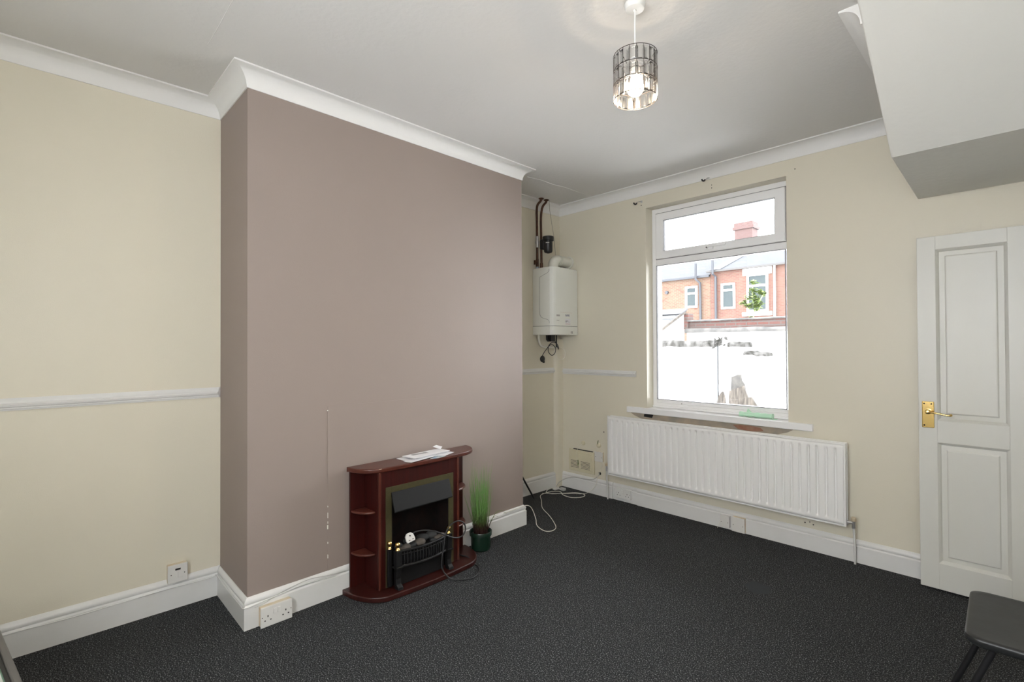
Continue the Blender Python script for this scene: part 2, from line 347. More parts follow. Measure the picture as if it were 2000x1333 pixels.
# small marks in the wall: screw holes
for x, z, r_ in ((.446, .588, .006), (.176, 2.702, .005), (.853, 2.598, .005), (1.474, 2.628, .004), (1.474, 2.605, .004), (2.10, .175, .005), (2.129, .185, .004), (2.15, .172, .005), (2.06, 2.60, .004), (.397, .198, .016)):
    dot('screw_hole', x, YB, z, r_, wall_back)
# right and front walls, each with an opening added to let in fill light
bm = bmesh.new()
bx(bm, XW, XW+.08, YF-.2, -.20, 0, H); bx(bm, XW, XW+.08, .35, YB+.2, 0, H); bx(bm, XW, XW+.08, -.20, .35, 0, 1.40); bx(bm, XW, XW+.08, -.20, .35, 2.00, H)
struct(obj('wall_right', bm, 'cream'), 'cream right wall', 'wall')
bm = bmesh.new()
bx(bm, -.3, 2.0, YF-.08, YF, 0, H); bx(bm, 3.4, XW, YF-.08, YF, 0, H); bx(bm, 2.0, 3.4, YF-.08, YF, 0, 1.0); bx(bm, 2.0, 3.4, YF-.08, YF, 2.30, H)
struct(obj('wall_front', bm, 'cream'), 'cream front wall behind the camera', 'wall')
def small_frame(name, a0, a1, z0, z1, fr):  # frames the made-up openings that bring fill light from the camera side
    bm = bmesh.new()
    def b(a, b_, c, d):
        P = [fr(p, q, s) for p in (a, b_) for q in (c, d) for s in (0, .05)]
        lo = Vector((min(p.x for p in P), min(p.y for p in P), min(p.z for p in P))); hi = Vector((max(p.x for p in P), max(p.y for p in P), max(p.z for p in P)))
        bx(bm, lo.x, hi.x, lo.y, hi.y, lo.z, hi.z)
    b(a0, a1, z0, z0+.03); b(a0, a1, z1-.03, z1); b(a0, a0+.03, z0, z1); b(a1-.03, a1, z0, z1)
    return struct(obj(name, bm, 'upvc'), 'white frame of an added light opening behind the camera', 'window')
small_frame('fill_opening_right', -.20, .35, 1.40, 2.00, lambda a, z, s: Vector((XW+.01+s, a, z)))
small_frame('fill_opening_front', 2.0, 3.4, 1.0, 2.30, lambda a, z, s: Vector((a, YF-.01-s, z)))

# boxed-in underside of the staircase, top right
XS = 2.7192; bm = bmesh.new()
prof = [(YB, 2.245), (3.0637, 2.2828), (2.352, H), (YB, H)]
prism(bm, prof, XS, XW, frame=lambda a, b, c: Vector((c, a, b)))
struct(obj('wall_stairs', bm, 'stair_paint', bevel=.008, segs=3), 'white textured underside of the stairs sloping down from the ceiling', 'stair soffit')

# faint paper seams on the ceiling
for P_, r_ in (([(.354, 2.98, H), (.366, 3.06, H), (.376, 3.14, H), (.370, 3.28, H), (.388, 3.42, H), (.384, 3.60, H), (.395, 3.79, H)], .0022), ([(.60, .655, H), (.77, .657, H), (.93, .655, H), (1.3, .655, H)], .0016)):
    tubeobj('paper_seam', P_, r_, 'coving', ceil_, 6, 4)
# path round the room
PATH = [(0, YF), (0, CY1), C1, C2, (XR, CY2), (XR, YB), (XS, YB)]
def covprof(ch, cw):
    a = [(0, H-ch), (.005, H-ch), (.006, H-ch+.006)]
    c = (cw-.002, H-ch+.004)
    for k in range(1, 9):
        t = math.pi-(math.pi/2)*k/9
        a.append((c[0]+(cw-.008)*math.cos(t), c[1]+(ch-.012)*math.sin(t)))
    return a+[(cw-.002, H-.008), (cw, H-.008), (cw, H), (0, H)]
def trim(name, segs, prof, m, label, cat, path=PATH, smooth=35):
    bm = bmesh.new()
    for a, b_ in segs: sweep(bm, path, prof, a, b_)
    return struct(obj(name, bm, m, smooth=smooth), label, cat)
trim('trim_1', [(0, 6)], covprof(.086, .082), 'coving', 'white plaster coving along the ceiling', 'coving')
# coving along the stair box, cut off square where the slope begins
bm = bmesh.new(); sweep(bm, [(XS, YB), (XS, 2.487)], covprof(.088, .082), 0, 1)
struct(obj('trim_2', bm, 'coving', smooth=35), 'short white coving ending by the sloping stair soffit', 'coving')
dad = lambda z0, z1: [(0, z0), (.007, z0), (.008, z0+.006), (.012, z0+.008), (.012, z0+.014), (.018, z0+.018), (.020, z0+.026), (.016, z0+.031), (.012, z0+.034), (.012, z0+.040), (.010, z0+.044), (.008, z1-.006), (.004, z1), (0, z1)]
trim('trim_3', [(0, 1)], dad(1.104, 1.160), 'dado', 'white dado rail on the cream wall left of the chimney breast', 'dado rail')
trim('trim_4', [(0, 1)], dad(1.118, 1.170), 'dado', 'short white dado rail in the alcove', 'dado rail', path=[(XR, CY2), (XR, 3.785)])
trim('trim_5', [(0, 1)], dad(1.108, 1.160), 'dado', 'short white dado rail stopping before the window', 'dado rail', path=[(-.035, YB), (.793, YB)])
sk = lambda h, t=.0195: [(0, 0), (t, 0), (t, h-.042), (t-.003, h-.038), (t-.007, h-.034), (t-.003, h-.028), (t-.002, h-.018), (t-.006, h-.010), (t-.012, h-.004), (.004, h), (0, h)]
trim('baseboard_left', [(0, 1)], sk(.158), 'gloss_white', 'white skirting board along the left wall', 'skirting board')
trim('baseboard_chimney', [(1, 4)], sk(.152), 'gloss_white', 'white skirting board around the chimney breast', 'skirting board')
trim('baseboard_alcove', [(4, 5)], sk(.150), 'gloss_white', 'white skirting board in the alcove', 'skirting board')
bm = bmesh.new(); pb = lambda a, b_: [(a, YB), (b_, YB)]
sweep(bm, pb(XR+.02, .545), sk(.145), 0, 1); sweep(bm, pb(.549, .797), sk(.145, .012), 0, 1); sweep(bm, pb(.80, XW), sk(.143), 0, 1)
struct(obj('baseboard_back', bm, 'gloss_white', smooth=35), 'white skirting board under the radiator', 'skirting board')
trim('baseboard_right', [(0, 1)], sk(.145), 'gloss_white', 'white skirting board along the right wall', 'skirting board', path=[(XW, YB), (XW, YF)])
# painted pipe box in the corner
bm = bmesh.new(); prism(bm, [(XR, 3.775), (XR+.024, 3.783), (XR+.036, 3.81), (XR+.034, 3.83), (XR+.036, 3.85), (XR+.036, YB), (XR, YB)], 0.0, 1.45)
struct(obj('trim_6', bm, 'cream', smooth=50), 'cream painted pipe casing in the corner below the boiler', 'pipe casing')
# board closing the old fireplace
th = math.atan(.0278)
def facept(y, out=0):
    x = .493-.0278*(y-.852); return Vector((x+out*math.cos(th), y+out*math.sin(th), 0))
bm = bmesh.new(); A = facept(1.262); B = facept(2.30)
A2 = facept(1.262, .004); B2 = facept(2.30, .002)
prism(bm, [(A.x, A.y), (A2.x, A2.y), (B2.x, B2.y), (B.x, B.y)], .152, 1.055)
tr = struct(obj('trim_7', bm, 'mauve', bevel=.001), 'mauve painted board closing the old fireplace opening', 'board')
bm = bmesh.new()
for z, h, w in ((.38, .022, .0035), (.30, .010, .002), (.44, .03, .001), (.22, .02, .0015), (1.03, .006, .003), (.50, .008, .001), (.41, .012, .001)):
    p0 = facept(1.262-w, .0005); p1 = facept(1.2625+w*.4, .0047); bx(bm, p1.x-.004, p1.x, p0.y, p1.y, z, z+h)
obj('chipped_edge', bm, 'chip', tr)['label'] = 'chipped white filler along the board edge'

# ------------------------------------------------------------------ main window
FY = YB+.10      # room face of the frame
bm = bmesh.new()
def ring(bm, x0, x1, z0, z1, w, y0, y1, wz=None, mi=0):
    wz = wz or w
    def loop(a, b_, c, d, y): return [bm.verts.new(p) for p in ((a, y, c), (b_, y, c), (b_, y, d), (a, y, d))]
    fo, fi = loop(x0, x1, z0, z1, y0), loop(x0+w, x1-w, z0+wz, z1-wz, y0); bo_, bi = loop(x0, x1, z0, z1, y1), loop(x0+w, x1-w, z0+wz, z1-wz, y1)
    for k in range(4):
        q = (k+1) % 4
        for f in ((fo[k], fo[q], fi[q], fi[k]), (bo_[q], bo_[k], bi[k], bi[q]), (fo[q], fo[k], bo_[k], bo_[q]), (fi[k], fi[q], bi[q], bi[k])): bm.faces.new(f).material_index = mi
ring(bm, WX0, WX1+.012, .85, WZ1, .040, FY, FY+.06)
bx(bm, WX0+.04, WX1-.028, FY+.001, FY+.06, 2.072, 2.135)
bx(bm, WX0+.04, WX1-.028, FY+.001, FY+.06, .89, .922)
bx(bm, WX0, WX1+.012, FY-.012, FY+.01, .85, .868)
w1 = struct(obj('window_1', bm, 'upvc', bevel=.004), 'white plastic window with a top-opening pane over a large fixed pane', 'window')
bm = bmesh.new(); ring(bm, WX0+.042, WX1-.034, 2.128, 2.520, .072, FY-.014, FY+.03, wz=.064); obj('sash', bm, 'upvc', w1, bevel=.007, segs=3)
bm = bmesh.new(); ring(bm, WX0+.038, WX1-.030, 2.124, 2.5245, .004, FY-.003, FY+.02); ring(bm, WX0+.1125, WX1-.105, 2.190, 2.4565, .003, FY-.011, FY+.02)
ring(bm, .934, 1.964, .919, 2.0745, .004, FY-.0015, FY+.02); obj('seal', bm, 'gasket', w1)
obj('pane', box(1.008, 1.90, FY+.012, FY+.016, 2.185, 2.46), 'pane', w1); obj('pane', box(.93, 1.962, FY+.022, FY+.026, .915, 2.08), 'pane', w1)
bm = bmesh.new(); bx(bm, 1.385, 1.445, FY-.026, FY-.013, 2.148, 2.166); tube(bm, [(1.40, FY-.025, 2.158), (1.40, FY-.045, 2.160), (1.43, FY-.050, 2.166), (1.56, FY-.048, 2.174)], .006, 8)
bx(bm, 1.415, 1.555, FY-.054, FY-.044, 2.160, 2.178); h = obj('handle', bm, 'upvc', w1, bevel=.003)
bm = bmesh.new(); lathe(bm, [(0, 0), (.005, 0), (.005, -.002), (0, -.002)], (1.405, FY-.051, 2.160), 10, axis='y'); obj('lock_barrel', bm, 'dark', h)
bm = bmesh.new(); lathe(bm, [(0, 0), (.006, 0), (.004, -.002), (0, -.002)], (1.16, FY-.0, .897), 10, axis='y'); obj('frame_screw', bm, 'grey_plastic', w1)
bm = bmesh.new(); bx(bm, .708, 2.158, YB-.028, YB+.001, .800, .849); bx(bm, WX0+.001, WX1-.001, YB, FY+.02, .800, .849)
obj('sill', bm, 'sill', w1, bevel=.005, segs=3)

# ------------------------------------------------------------------ open panelled door lying back against the wall
DX, DY = 2.726, 3.750
bm = bmesh.new()
stile, pw, mun, pw2 = .082, .288, .082, .288
DW = stile*2+pw+mun+pw2; zt = 1.993; zb = .012
px = [(DX+stile, DX+stile+pw), (DX+stile+pw+mun, DX+stile+pw+mun+pw2)]; pz = [(.158, .832), (.955, 1.917)]
bx(bm, DX, px[0][0], DY, DY+.04, zb, zt); bx(bm, px[0][1], px[1][0], DY, DY+.04, zb, zt); bx(bm, px[1][1], DX+DW, DY, DY+.04, zb, zt)
for x0, x1 in px:
    bx(bm, x0, x1, DY, DY+.04, zb, pz[0][0]); bx(bm, x0, x1, DY, DY+.04, pz[0][1], pz[1][0]); bx(bm, x0, x1, DY, DY+.04, pz[1][1], zt)
door = struct(obj('door_1', bm, 'door_white', bevel=.0015), 'white gloss panelled door standing open against the back wall', 'door')
for x0, x1 in px:
    for z0, z1 in pz:
        bm = bmesh.new()
        def rect(i, d): return [bm.verts.new(p) for p in ((x0+i, DY+d, z0+i), (x1-i, DY+d, z0+i), (x1-i, DY+d, z1-i), (x0+i, DY+d, z1-i))]
        L = [rect(0, .001), rect(.004, .004), rect(.010, .010), rect(.014, .017), rect(.038, .016), rect(.042, .011), rect(.046, .010)]
        for a, b_ in zip(L, L[1:]):
            for k in range(4): bm.faces.new((a[k], a[(k+1) % 4], b_[(k+1) % 4], b_[k]))
        bm.faces.new(L[-1]); bk = rect(0, .03); bm.faces.new(bk[::-1])
        for k in range(4): bm.faces.new((L[0][k], bk[k], bk[(k+1) % 4], L[0][(k+1) % 4]))
        obj('door_panel', bm, 'door_white', door)
bm = bmesh.new(); bx(bm, 2.742, 2.796, DY-.008, DY, .912, 1.060)
hd = obj('handle_plate', bm, 'brass_bright', door, bevel=.003, segs=3); hd['label'] = 'polished brass lever handle plate'
bm = bmesh.new(); lathe(bm, [(.014, 0), (.014, -.006), (.009, -.010), (.009, -.045), (0, -.047)], (2.770, DY-.008, 1.003), 18, axis='y')
tube(bm, spline([(2.770, DY-.048, 1.003), (2.792, DY-.052, 1.003), (2.825, DY-.054, .998), (2.862, DY-.055, .992), (2.872, DY-.050, .994), (2.868, DY-.046, .999)], 6), .005, 8, rr=None)
obj('lever', bm, 'brass_bright', hd, smooth=50)
bm = bmesh.new()
for x, z in ((2.752, 1.047), (2.784, 1.047), (2.752, .925)): dot('screw', x, DY-.008, z, .0045, hd)
bm = bmesh.new(); bx(bm, DX+DW-.002, DX+DW+.012, DY+.005, DY+.035, .25, .35); bx(bm, DX+DW-.002, DX+DW+.012, DY+.005, DY+.035, 1.65, 1.75); obj('hinge', bm, 'brass', door)

# ================================================================== RADIATOR
rad = thing('radiator', 'long white ribbed radiator on the back wall under the window', 'radiator', (0, 0, 0))
RX0, RX1, RZ0, RZ1, RY = .553, 2.360, .234, .759, YB-.100
bm = bmesh.new(); NF = 34; mgn = .030
xs = [RX0+.010, RX0+.018]; W = (RX1-RX0-2*mgn)/NF
phases = [0, .14, .27, .305, .34, .38, .41, .5, .59, .62, .66, .695, .73, .86]
for i in range(NF):
    for p in phases: xs.append(RX0+mgn+W*(i+p))
xs += [RX1-mgn, RX1-.018, RX1-.010]
zs = [RZ0+.012, RZ0+.030, RZ0+.040, RZ0+.047, RZ0+.054, RZ0+.065, RZ0+.25, RZ1-.055, RZ1-.046, RZ1-.039, RZ1-.030, RZ1-.012]
ze = [0, 0, .0, .45, .85, 1, 1, 1, .85, .4, 0, 0]
def dep(x, z_e):
    u = (x-RX0-mgn)/W
    if u < 0 or u > NF: return 0
    d = abs((u % 1)-.5); v = 1 if d < .09 else max(0, 1-((d-.09)/.11))**.8 if d < .20 else 0
    return .0125*v*z_e
gv = [[bm.verts.new((x, RY+dep(x, e_), z)) for z, e_ in zip(zs, ze)] for x in xs]
for i in range(len(xs)-1):
    for j in range(len(zs)-1): bm.faces.new((gv[i][j], gv[i+1][j], gv[i+1][j+1], gv[i][j+1]))
fp = obj('front_panel', bm, 'radiator', rad, smooth=60)
md = fp.modifiers.new('solidify', 'SOLIDIFY'); md.thickness = .002; md.offset = -1
bm = bmesh.new(); ring(bm, RX0, RX1, RZ0, RZ1, .0115, RY+.001, RY+.014); obj('rim', bm, 'radiator', rad, bevel=.003, segs=3)
bm = bmesh.new(); bx(bm, RX0+.006, RX1-.006, RY+.013, RY+.020, RZ0+.006, RZ1-.006)
for k in range(60):
    x = RX0+.03+k*(RX1-RX0-.06)/59; bx(bm, x-.001, x+.001, RY+.018, RY+.048, RZ0+.03, RZ1-.03)
obj('convector_fin', bm, 'radiator', rad)
bm = bmesh.new(); bx(bm, RX0, RX1, RY+.048, RY+.060, RZ0, RZ1); obj('rear_panel', bm, 'radiator', rad, bevel=.004)
for x in (RX0+.22, RX1-.22):
    bm = bmesh.new(); bx(bm, x-.02, x+.02, RY+.055, YB, RZ0+.06, RZ1-.06); obj('bracket', bm, 'radiator', rad)
def valve(x, sgn, z):
    bm = bmesh.new(); tube(bm, [(x-sgn*.035, RY+.03, z), (x, RY+.03, z)], .009, 10); tube(bm, [(x, RY+.03, z-.035), (x, RY+.03, z+.012)], .010, 10)
    v = obj('valve', bm, 'solder', rad, smooth=40)
    bm = bmesh.new(); lathe(bm, [(0, 0), (.013, 0), (.015, .004), (.014, .022), (.010, .026), (0, .026)], (x, RY+.03, z+.012), 14); obj('valve_cap', bm, 'plastic_yellow', v, smooth=40)
    tubeobj('feed_pipe', [(x, RY+.03, z-.035), (x+sgn*.002, RY+.035, z-.10), (x+sgn*.001, RY+.045, .08), (x+sgn*.001, RY+.048, 0)], .0065, 'gloss_white', rad, 10)
valve(RX1+.034, 1, .262); valve(RX0-.030, -1, .290)

# ================================================================== SOCKETS AND PLATES
def double_socket(loc, rz, label, mats, w=.150, h=.088, d=.032, swv=True):
    t = thing('double_socket', label, 'socket', loc, rz)
    bm = bmesh.new(); bx(bm, -w/2, w/2, -d, 0, -h/2, h/2); obj('back_box', bm, mats[0], t, bevel=.003)
    bm = bmesh.new(); bx(bm, -w/2-.002, w/2+.002, -d-.009, -d, -h/2-.002, h/2+.002); fpn = obj('face_plate', bm, mats[1], t, bevel=.003, segs=3)
    for c_ in (-.043, .043):
        for a, b_, q, r_ in ((-.0024, .0024, -.001, .008), (-.017, -.010, -.019, -.014), (.010, .017, -.019, -.014)): obj('pin_hole', box(c_+a, c_+b_, -d-.0098, -d-.008, q, r_), 'dark', fpn)
    for x in (-.069, .069): dot('screw', x, -d-.009, .002, .0025, fpn)
    for x in (-.010, .010):
        bm = bmesh.new(); bx(bm, x-.0065, x+.0065, -d-.013, -d-.008, .006, .032); obj('switch', bm, mats[1], t, bevel=.0015)
    return t
s = double_socket((facept(.972, .0195).x, facept(.972, .0195).y, .050), math.pi/2+th, 'yellowed white double socket on the skirting at the near chimney corner', ('plastic_yellow', 'plastic'), w=.148, h=.094, d=.030)
s = double_socket((.675, YB-.012, .076), 0, 'white painted double socket on the skirting under the radiator\'s left end', ('gloss_white', 'gloss_white'), w=.150, h=.082, d=.022)
# fused spur on the left wall
t = thing('fused_switch', 'yellow-edged white fused switch on the wall above the left skirting', 'switch', (0, .645, .188), math.pi/2)
bm = bmesh.new(); bx(bm, -.044, .044, -.028, 0, -.046, .046); obj('back_box', bm, 'plastic_yellow', t, bevel=.002)
bm = bmesh.new(); bx(bm, -.045, .045, -.037, -.028, -.047, .047); f_ = obj('face_plate', bm, 'plastic', t, bevel=.003, segs=3)
bm = bmesh.new(); bx(bm, -.012, .012, -.0385, -.036, .018, .027); obj('indicator_slot', bm, 'dark', f_)
bm = bmesh.new(); bx(bm, .0, .022, -.040, -.036, -.022, .008); obj('fuse_holder', bm, 'plastic', t, bevel=.001)
for x in (-.030, .030): dot('screw', x, -.037, -.002, .003, f_)
def plate(x0, x1, z0, z1, d, m, label, name='blank_plate', screws=True):
    t = thing(name, label, 'blank plate', ((x0+x1)/2, YB-.0, (z0+z1)/2)); w = (x1-x0)/2; h = (z1-z0)/2
    bm = bmesh.new(); bx(bm, -w, w, -d, 0, -h, h); obj('back_box', bm, m[0], t, bevel=.002)
    bm = bmesh.new(); bx(bm, -w-.001, w+.001, -d-.006, -d, -h-.001, h+.001); f_ = obj('face_plate', bm, m[1], t, bevel=.002)
    for x in (-w*.75, w*.75): dot('screw', x, -d-.006, -.004, .003, f_)
    return t
t = plate(1.540, 1.606, .018, .104, .045, ('gloss_white', 'plastic'), 'smaller white blank plate on the skirting, left of its pair')
tubeobj('wire_end', [(-.030, -.052, .0), (-.042, -.056, -.028), (-.050, -.058, -.058)], .0015, 'flex_white', t)
plate(1.624, 1.716, .006, .110, .040, ('plastic_yellow', 'plastic'), 'larger square blank plate on the skirting, right of its pair')
plate(.356, .446, .312, .402, .018, ('plastic_yellow', 'plastic'), 'white blank plate on the wall right of the cream vent')
# cream vent
t = thing('wall_vent', 'cream plastic louvred vent low on the back wall near the corner', 'vent', (.193, YB, .280))
bm = bmesh.new(); bx(bm, -.152, .152, -.016, 0, -.103, .103); bx(bm, -.125, .125, -.024, -.016, -.078, .085); cv = obj('cover', bm, 'cream_plastic', t, bevel=.004, segs=3)
bm = bmesh.new()
for i in range(6):
    for a, b_ in ((-.122, -.020), (0.0, .110)): bx(bm, a, b_, -.0246, -.02, -.066+i*.0125, -.0625+i*.0125)
bx(bm, -.10, .13, -.012, 0, .103, .110); obj('louvre_slot', bm, 'dark', cv)
bm = bmesh.new()
for k in range(9):
    a = random.uniform(-.008, .008); z = -.045+k*.006; tube(bm, [(-.035+a, -.026, z), (-.03-a, -.028, z+.008), (-.026+a*.5, -.027, z+.002)], .0016, 5)
obj('green_string', bm, 'leaf', t, smooth=60)['label'] = 'tuft of green string on the louvres'
# little round cable covers above the vent
for x, z, lb in ((.210, .455, 'round cream wall button above the vent'), (.388, .457, 'round cream wall button above the blank plate')):
    bm = bmesh.new(); lathe(bm, [(0, -.016), (.012, -.015), (.020, -.010), (.022, 0), (0, 0)], (x, YB, z), 18, axis='y')
    c_ = obj('wall_button', bm, 'cream_plastic', smooth=40); tag(c_, lb, 'button')
bm = bmesh.new(); tube(bm, spline([(.388, YB-.012, .462), (.386, YB-.014, .485), (.390, YB-.012, .505)], 4), .003, 6)
tag(obj('green_cord_end', bm, 'leaf', smooth=60), 'short green cord end sticking up from a round wall button', 'cord')

# ================================================================== CURTAIN BRACKETS
for bxp, bz, lb, r_ in ((.836, 2.600, 'black curtain pole bracket at the window\'s upper left corner', 0), (1.44, 2.655, 'black curtain pole bracket above the middle of the window', 1)):
    t = thing('curtain_bracket', lb, 'bracket', (bxp+.020, YB, bz+.032))
    bm = bmesh.new(); tube(bm, [(0, 0, 0), (-.004, -.030, -.006), (-.016, -.062, -.022-.01*r_)], .003, 8); bx(bm, -.008, .008, -.003, 0, -.014, .006); obj('arm', bm, 'solder', t)
    bm = bmesh.new(); pts = []
    for k in range(9):
        a = math.pi*(1.0+k/8); pts.append((-.020+.012*math.cos(a)*.5, -.068+.013*math.cos(a), -.022+.013*math.sin(a)))
    tube(bm, pts, .006, 8); obj('cup', bm, 'black_metal', t, smooth=50)

# ================================================================== BOILER
bo = thing('boiler', 'white wall-hung boiler with labels and seams in the far corner', 'boiler', (0, 0, 0))
bY0, bY1, bX0, bX1, bZ0, bZ1 = 3.487, 3.872, XR, .172, 1.487, 2.112
plan = [(bX0, bY0), (bX1-.035, bY0), (bX1-.004, bY0+.010), (bX1, bY0+.045), (bX1-.004, bY0+.11), (bX1-.020, bY1), (bX0, bY1)]
bm = bmesh.new(); prism(bm, plan, bZ0+.082, bZ1); obj('casing', bm, 'boiler', bo, bevel=.004, segs=3)
bm = bmesh.new(); prism(bm, plan, bZ0, bZ0+.079); lp = obj('lower_panel', bm, 'boiler', bo, bevel=.003)
bm = bmesh.new(); prism(bm, [(p[0]-(.003 if p[0] > 0 else 0), p[1]+(.003 if p[1] < 3.6 else -.003)) for p in plan], bZ0+.078, bZ0+.083); obj('seam', bm, 'boiler_line', bo)
tubeobj('side_curve', [(bX1-.040, bY0-.0005, bZ1-.022), (bX1-.05, bY0-.0005, bZ1-.050), (bX0+.115, bY0-.0005, bZ1-.080), (bX0+.092, bY0-.0005, bZ1-.105), (bX0+.090, bY0-.0005, bZ1-.28), (bX0+.090, bY0-.0005, bZ0+.24), (bX0+.094, bY0-.0005, bZ0+.185), (bX0+.13, bY0-.0005, bZ0+.155), (bX1-.052, bY0-.0005, bZ0+.135), (bX1-.038, bY0-.0005, bZ0+.105)], .0013, 'boiler_line', bo, 6, 5)
def ff(off=0):   # front face frame (text plane): a along +Y, b up, c outwards
    ax = Vector((-.020+.004, bY1-bY0-.11, 0)).normalized(); nn = Vector((ax.y, -ax.x, 0))
    o_ = Vector((bX1-.004, bY0+.11, 0))
    return lambda a, b_, c: o_+ax*a+Vector((0, 0, b_))+nn*(c+off)
F = ff(.0004)
bm = bmesh.new(); prism(bm, [(.075, bZ0+.092), (.155, bZ0+.092), (.155, bZ0+.150), (.075, bZ0+.150)], 0, .0006, frame=lambda a, b_, c: F(a, b_, c)); lab = obj('label', bm, 'paper', bo)
bm = bmesh.new()
for a0, a1, b0, b1 in ((.080, .120, .128, .132), (.080, .100, .118, .124), (.110, .148, .121, .123)): prism(bm, [(a0, bZ0+b0), (a1, bZ0+b0), (a1, bZ0+b1), (a0, bZ0+b1)], .0006, .001, frame=F)
obj('print', bm, 'boiler_line', lab)
bm = text_bm('BAXI', .029, lambda x, y, z: F(.112+x, bZ0+.182+y, z)); obj('lettering', bm, 'ink_navy', bo)
bm = bmesh.new(); prism(bm, [(.08, bZ0+.100), (.150, bZ0+.100), (.150, bZ0+.104), (.08, bZ0+.104)], .0006, .001, frame=F); obj('print', bm, 'ink_red', lab); bm = bmesh.new()
prism(bm, [(0.005, bZ0+.2085), (.185, bZ0+.2085), (.185, bZ0+.2095), (0.005, bZ0+.2095)], 0, .0006, frame=F); obj('red_line', bm, 'ink_red', bo)
def f2(a, b_, c):
    p0 = Vector((bX1, bY0+.045, 0)); p1 = Vector((bX1-.004, bY0+.11, 0)); ax = (p1-p0).normalized(); nn = Vector((ax.y, -ax.x, 0)); return p0+ax*a+nn*(c+.0006)+Vector((0, 0, b_))
bm = bmesh.new(); prism(bm, [(.008, bZ0+.170), (.058, bZ0+.170), (.058, bZ0+.186), (.008, bZ0+.186)], 0, .0005, frame=f2); obj('faded_sticker', bm, 'ink_faded', bo)
bm = bmesh.new(); prism(bm, [(.010, bZ0+.130), (.050, bZ0+.130), (.050, bZ0+.136), (.010, bZ0+.136)], 0, .0005, frame=f2); obj('faded_sticker', bm, 'ink_faded', bo)
bm = bmesh.new()
for a in (.165, .185): prism(bm, [(a, bZ0+.012), (a+.006, bZ0+.012), (a+.006, bZ0+.035), (a, bZ0+.035)], 0, .001, frame=F)
obj('lamp_slot', bm, 'dark', lp)
# flue
bm = bmesh.new()
fc = (.045, 3.645)
tube(bm, [(fc[0], fc[1], bZ1), (fc[0], fc[1], bZ1+.014)], .056, 24)
arc = [(fc[0], fc[1], bZ1+.01), (fc[0], fc[1], bZ1+.035)]
for k in range(1, 8):
    a = (math.pi/2)*k/8; arc.append((fc[0], fc[1]+.055*(1-math.cos(a)), bZ1+.035+.055*math.sin(a)))
arc += [(fc[0], fc[1]+.058, bZ1+.090), (fc[0], YB+.02, bZ1+.086)]
tube(bm, arc, .048, 24); obj('flue', bm, 'flue', bo, smooth=50)
bm = bmesh.new()
for y in (fc[1]+.062, fc[1]+.082): tube(bm, [(fc[0], y, bZ1+.0895), (fc[0], y+.009, bZ1+.0892)], .0515, 24)
obj('flue_collar', bm, 'flue', bo, smooth=40); bm = bmesh.new(); tube(bm, [(fc[0], YB-.016, bZ1+.087), (fc[0], YB, bZ1+.086)], .060, 24); obj('flue_collar', bm, 'flue', bo, smooth=40)
bm = bmesh.new(); tube(bm, [(.10, 3.70, bZ1), (.10, 3.70, bZ1+.02)], .012, 12); tube(bm, [(.115, 3.74, bZ1), (.115, 3.74, bZ1+.016)], .010, 12); obj('test_point', bm, 'grey_plastic', bo, smooth=40)
# pipework below the boiler
tubeobj('condensate_pipe', [(-.02, 3.505, 1.49), (-.02, 3.508, 1.44), (-.018, 3.525, 1.395), (-.012, 3.56, 1.376), (0.0, 3.64, 1.372), (.01, 3.75, 1.372)], .011, 'flue', bo, 12)
bm = bmesh.new(); bx(bm, .0, .05, 3.60, 3.66, 1.425, 1.487); tube(bm, [(.02, 3.575, 1.487), (.02, 3.577, 1.44), (.024, 3.60, 1.43)], .008, 8); tube(bm, [(.03, 3.70, 1.487), (.03, 3.70, 1.37)], .006, 8); obj('gas_cock', bm, 'black_metal', bo)
# mains plug and flex hanging from the boiler
t = thing('power_plug', 'black mains plug hanging on its flex below the boiler', 'plug', (0, 0, 0))
loop = [(.03, 3.66, 1.45), (.035, 3.69, 1.405), (.04, 3.72, 1.35), (.04, 3.70, 1.40), (.035, 3.64, 1.418), (.03, 3.59, 1.385), (.03, 3.585, 1.33), (.035, 3.625, 1.295), (.04, 3.665, 1.315), (.04, 3.672, 1.365), (.035, 3.63, 1.398), (.03, 3.59, 1.38), (.02, 3.56, 1.345), (.010, 3.535, 1.31), (.005, 3.528, 1.29)]
tubeobj('flex', loop, .0035, 'flex_black', t, 8)
bm = bmesh.new(); sphere(bm, (0.0, 3.535, 1.262), .030, sc=(.55, 1, 1.05)); bx(bm, -.004, .010, 3.540, 3.556, 1.225, 1.245); obj('plug_body', bm, 'black_plastic', t, smooth=50)
tag(tubeobj('bell_wire', [(.0, 3.74, 1.372), (.02, 3.79, 1.365), (.035, 3.82, 1.33), (.03, 3.82, 1.275), (.02, 3.785, 1.248), (.012, 3.74, 1.262), (.01, 3.71, 1.31), (.01, 3.685, 1.37), (.02, 3.66, 1.41), (.025, 3.64, 1.43)], .0028, 'flex_white'), 'beige wire hanging in a loop below the boiler', 'wire')

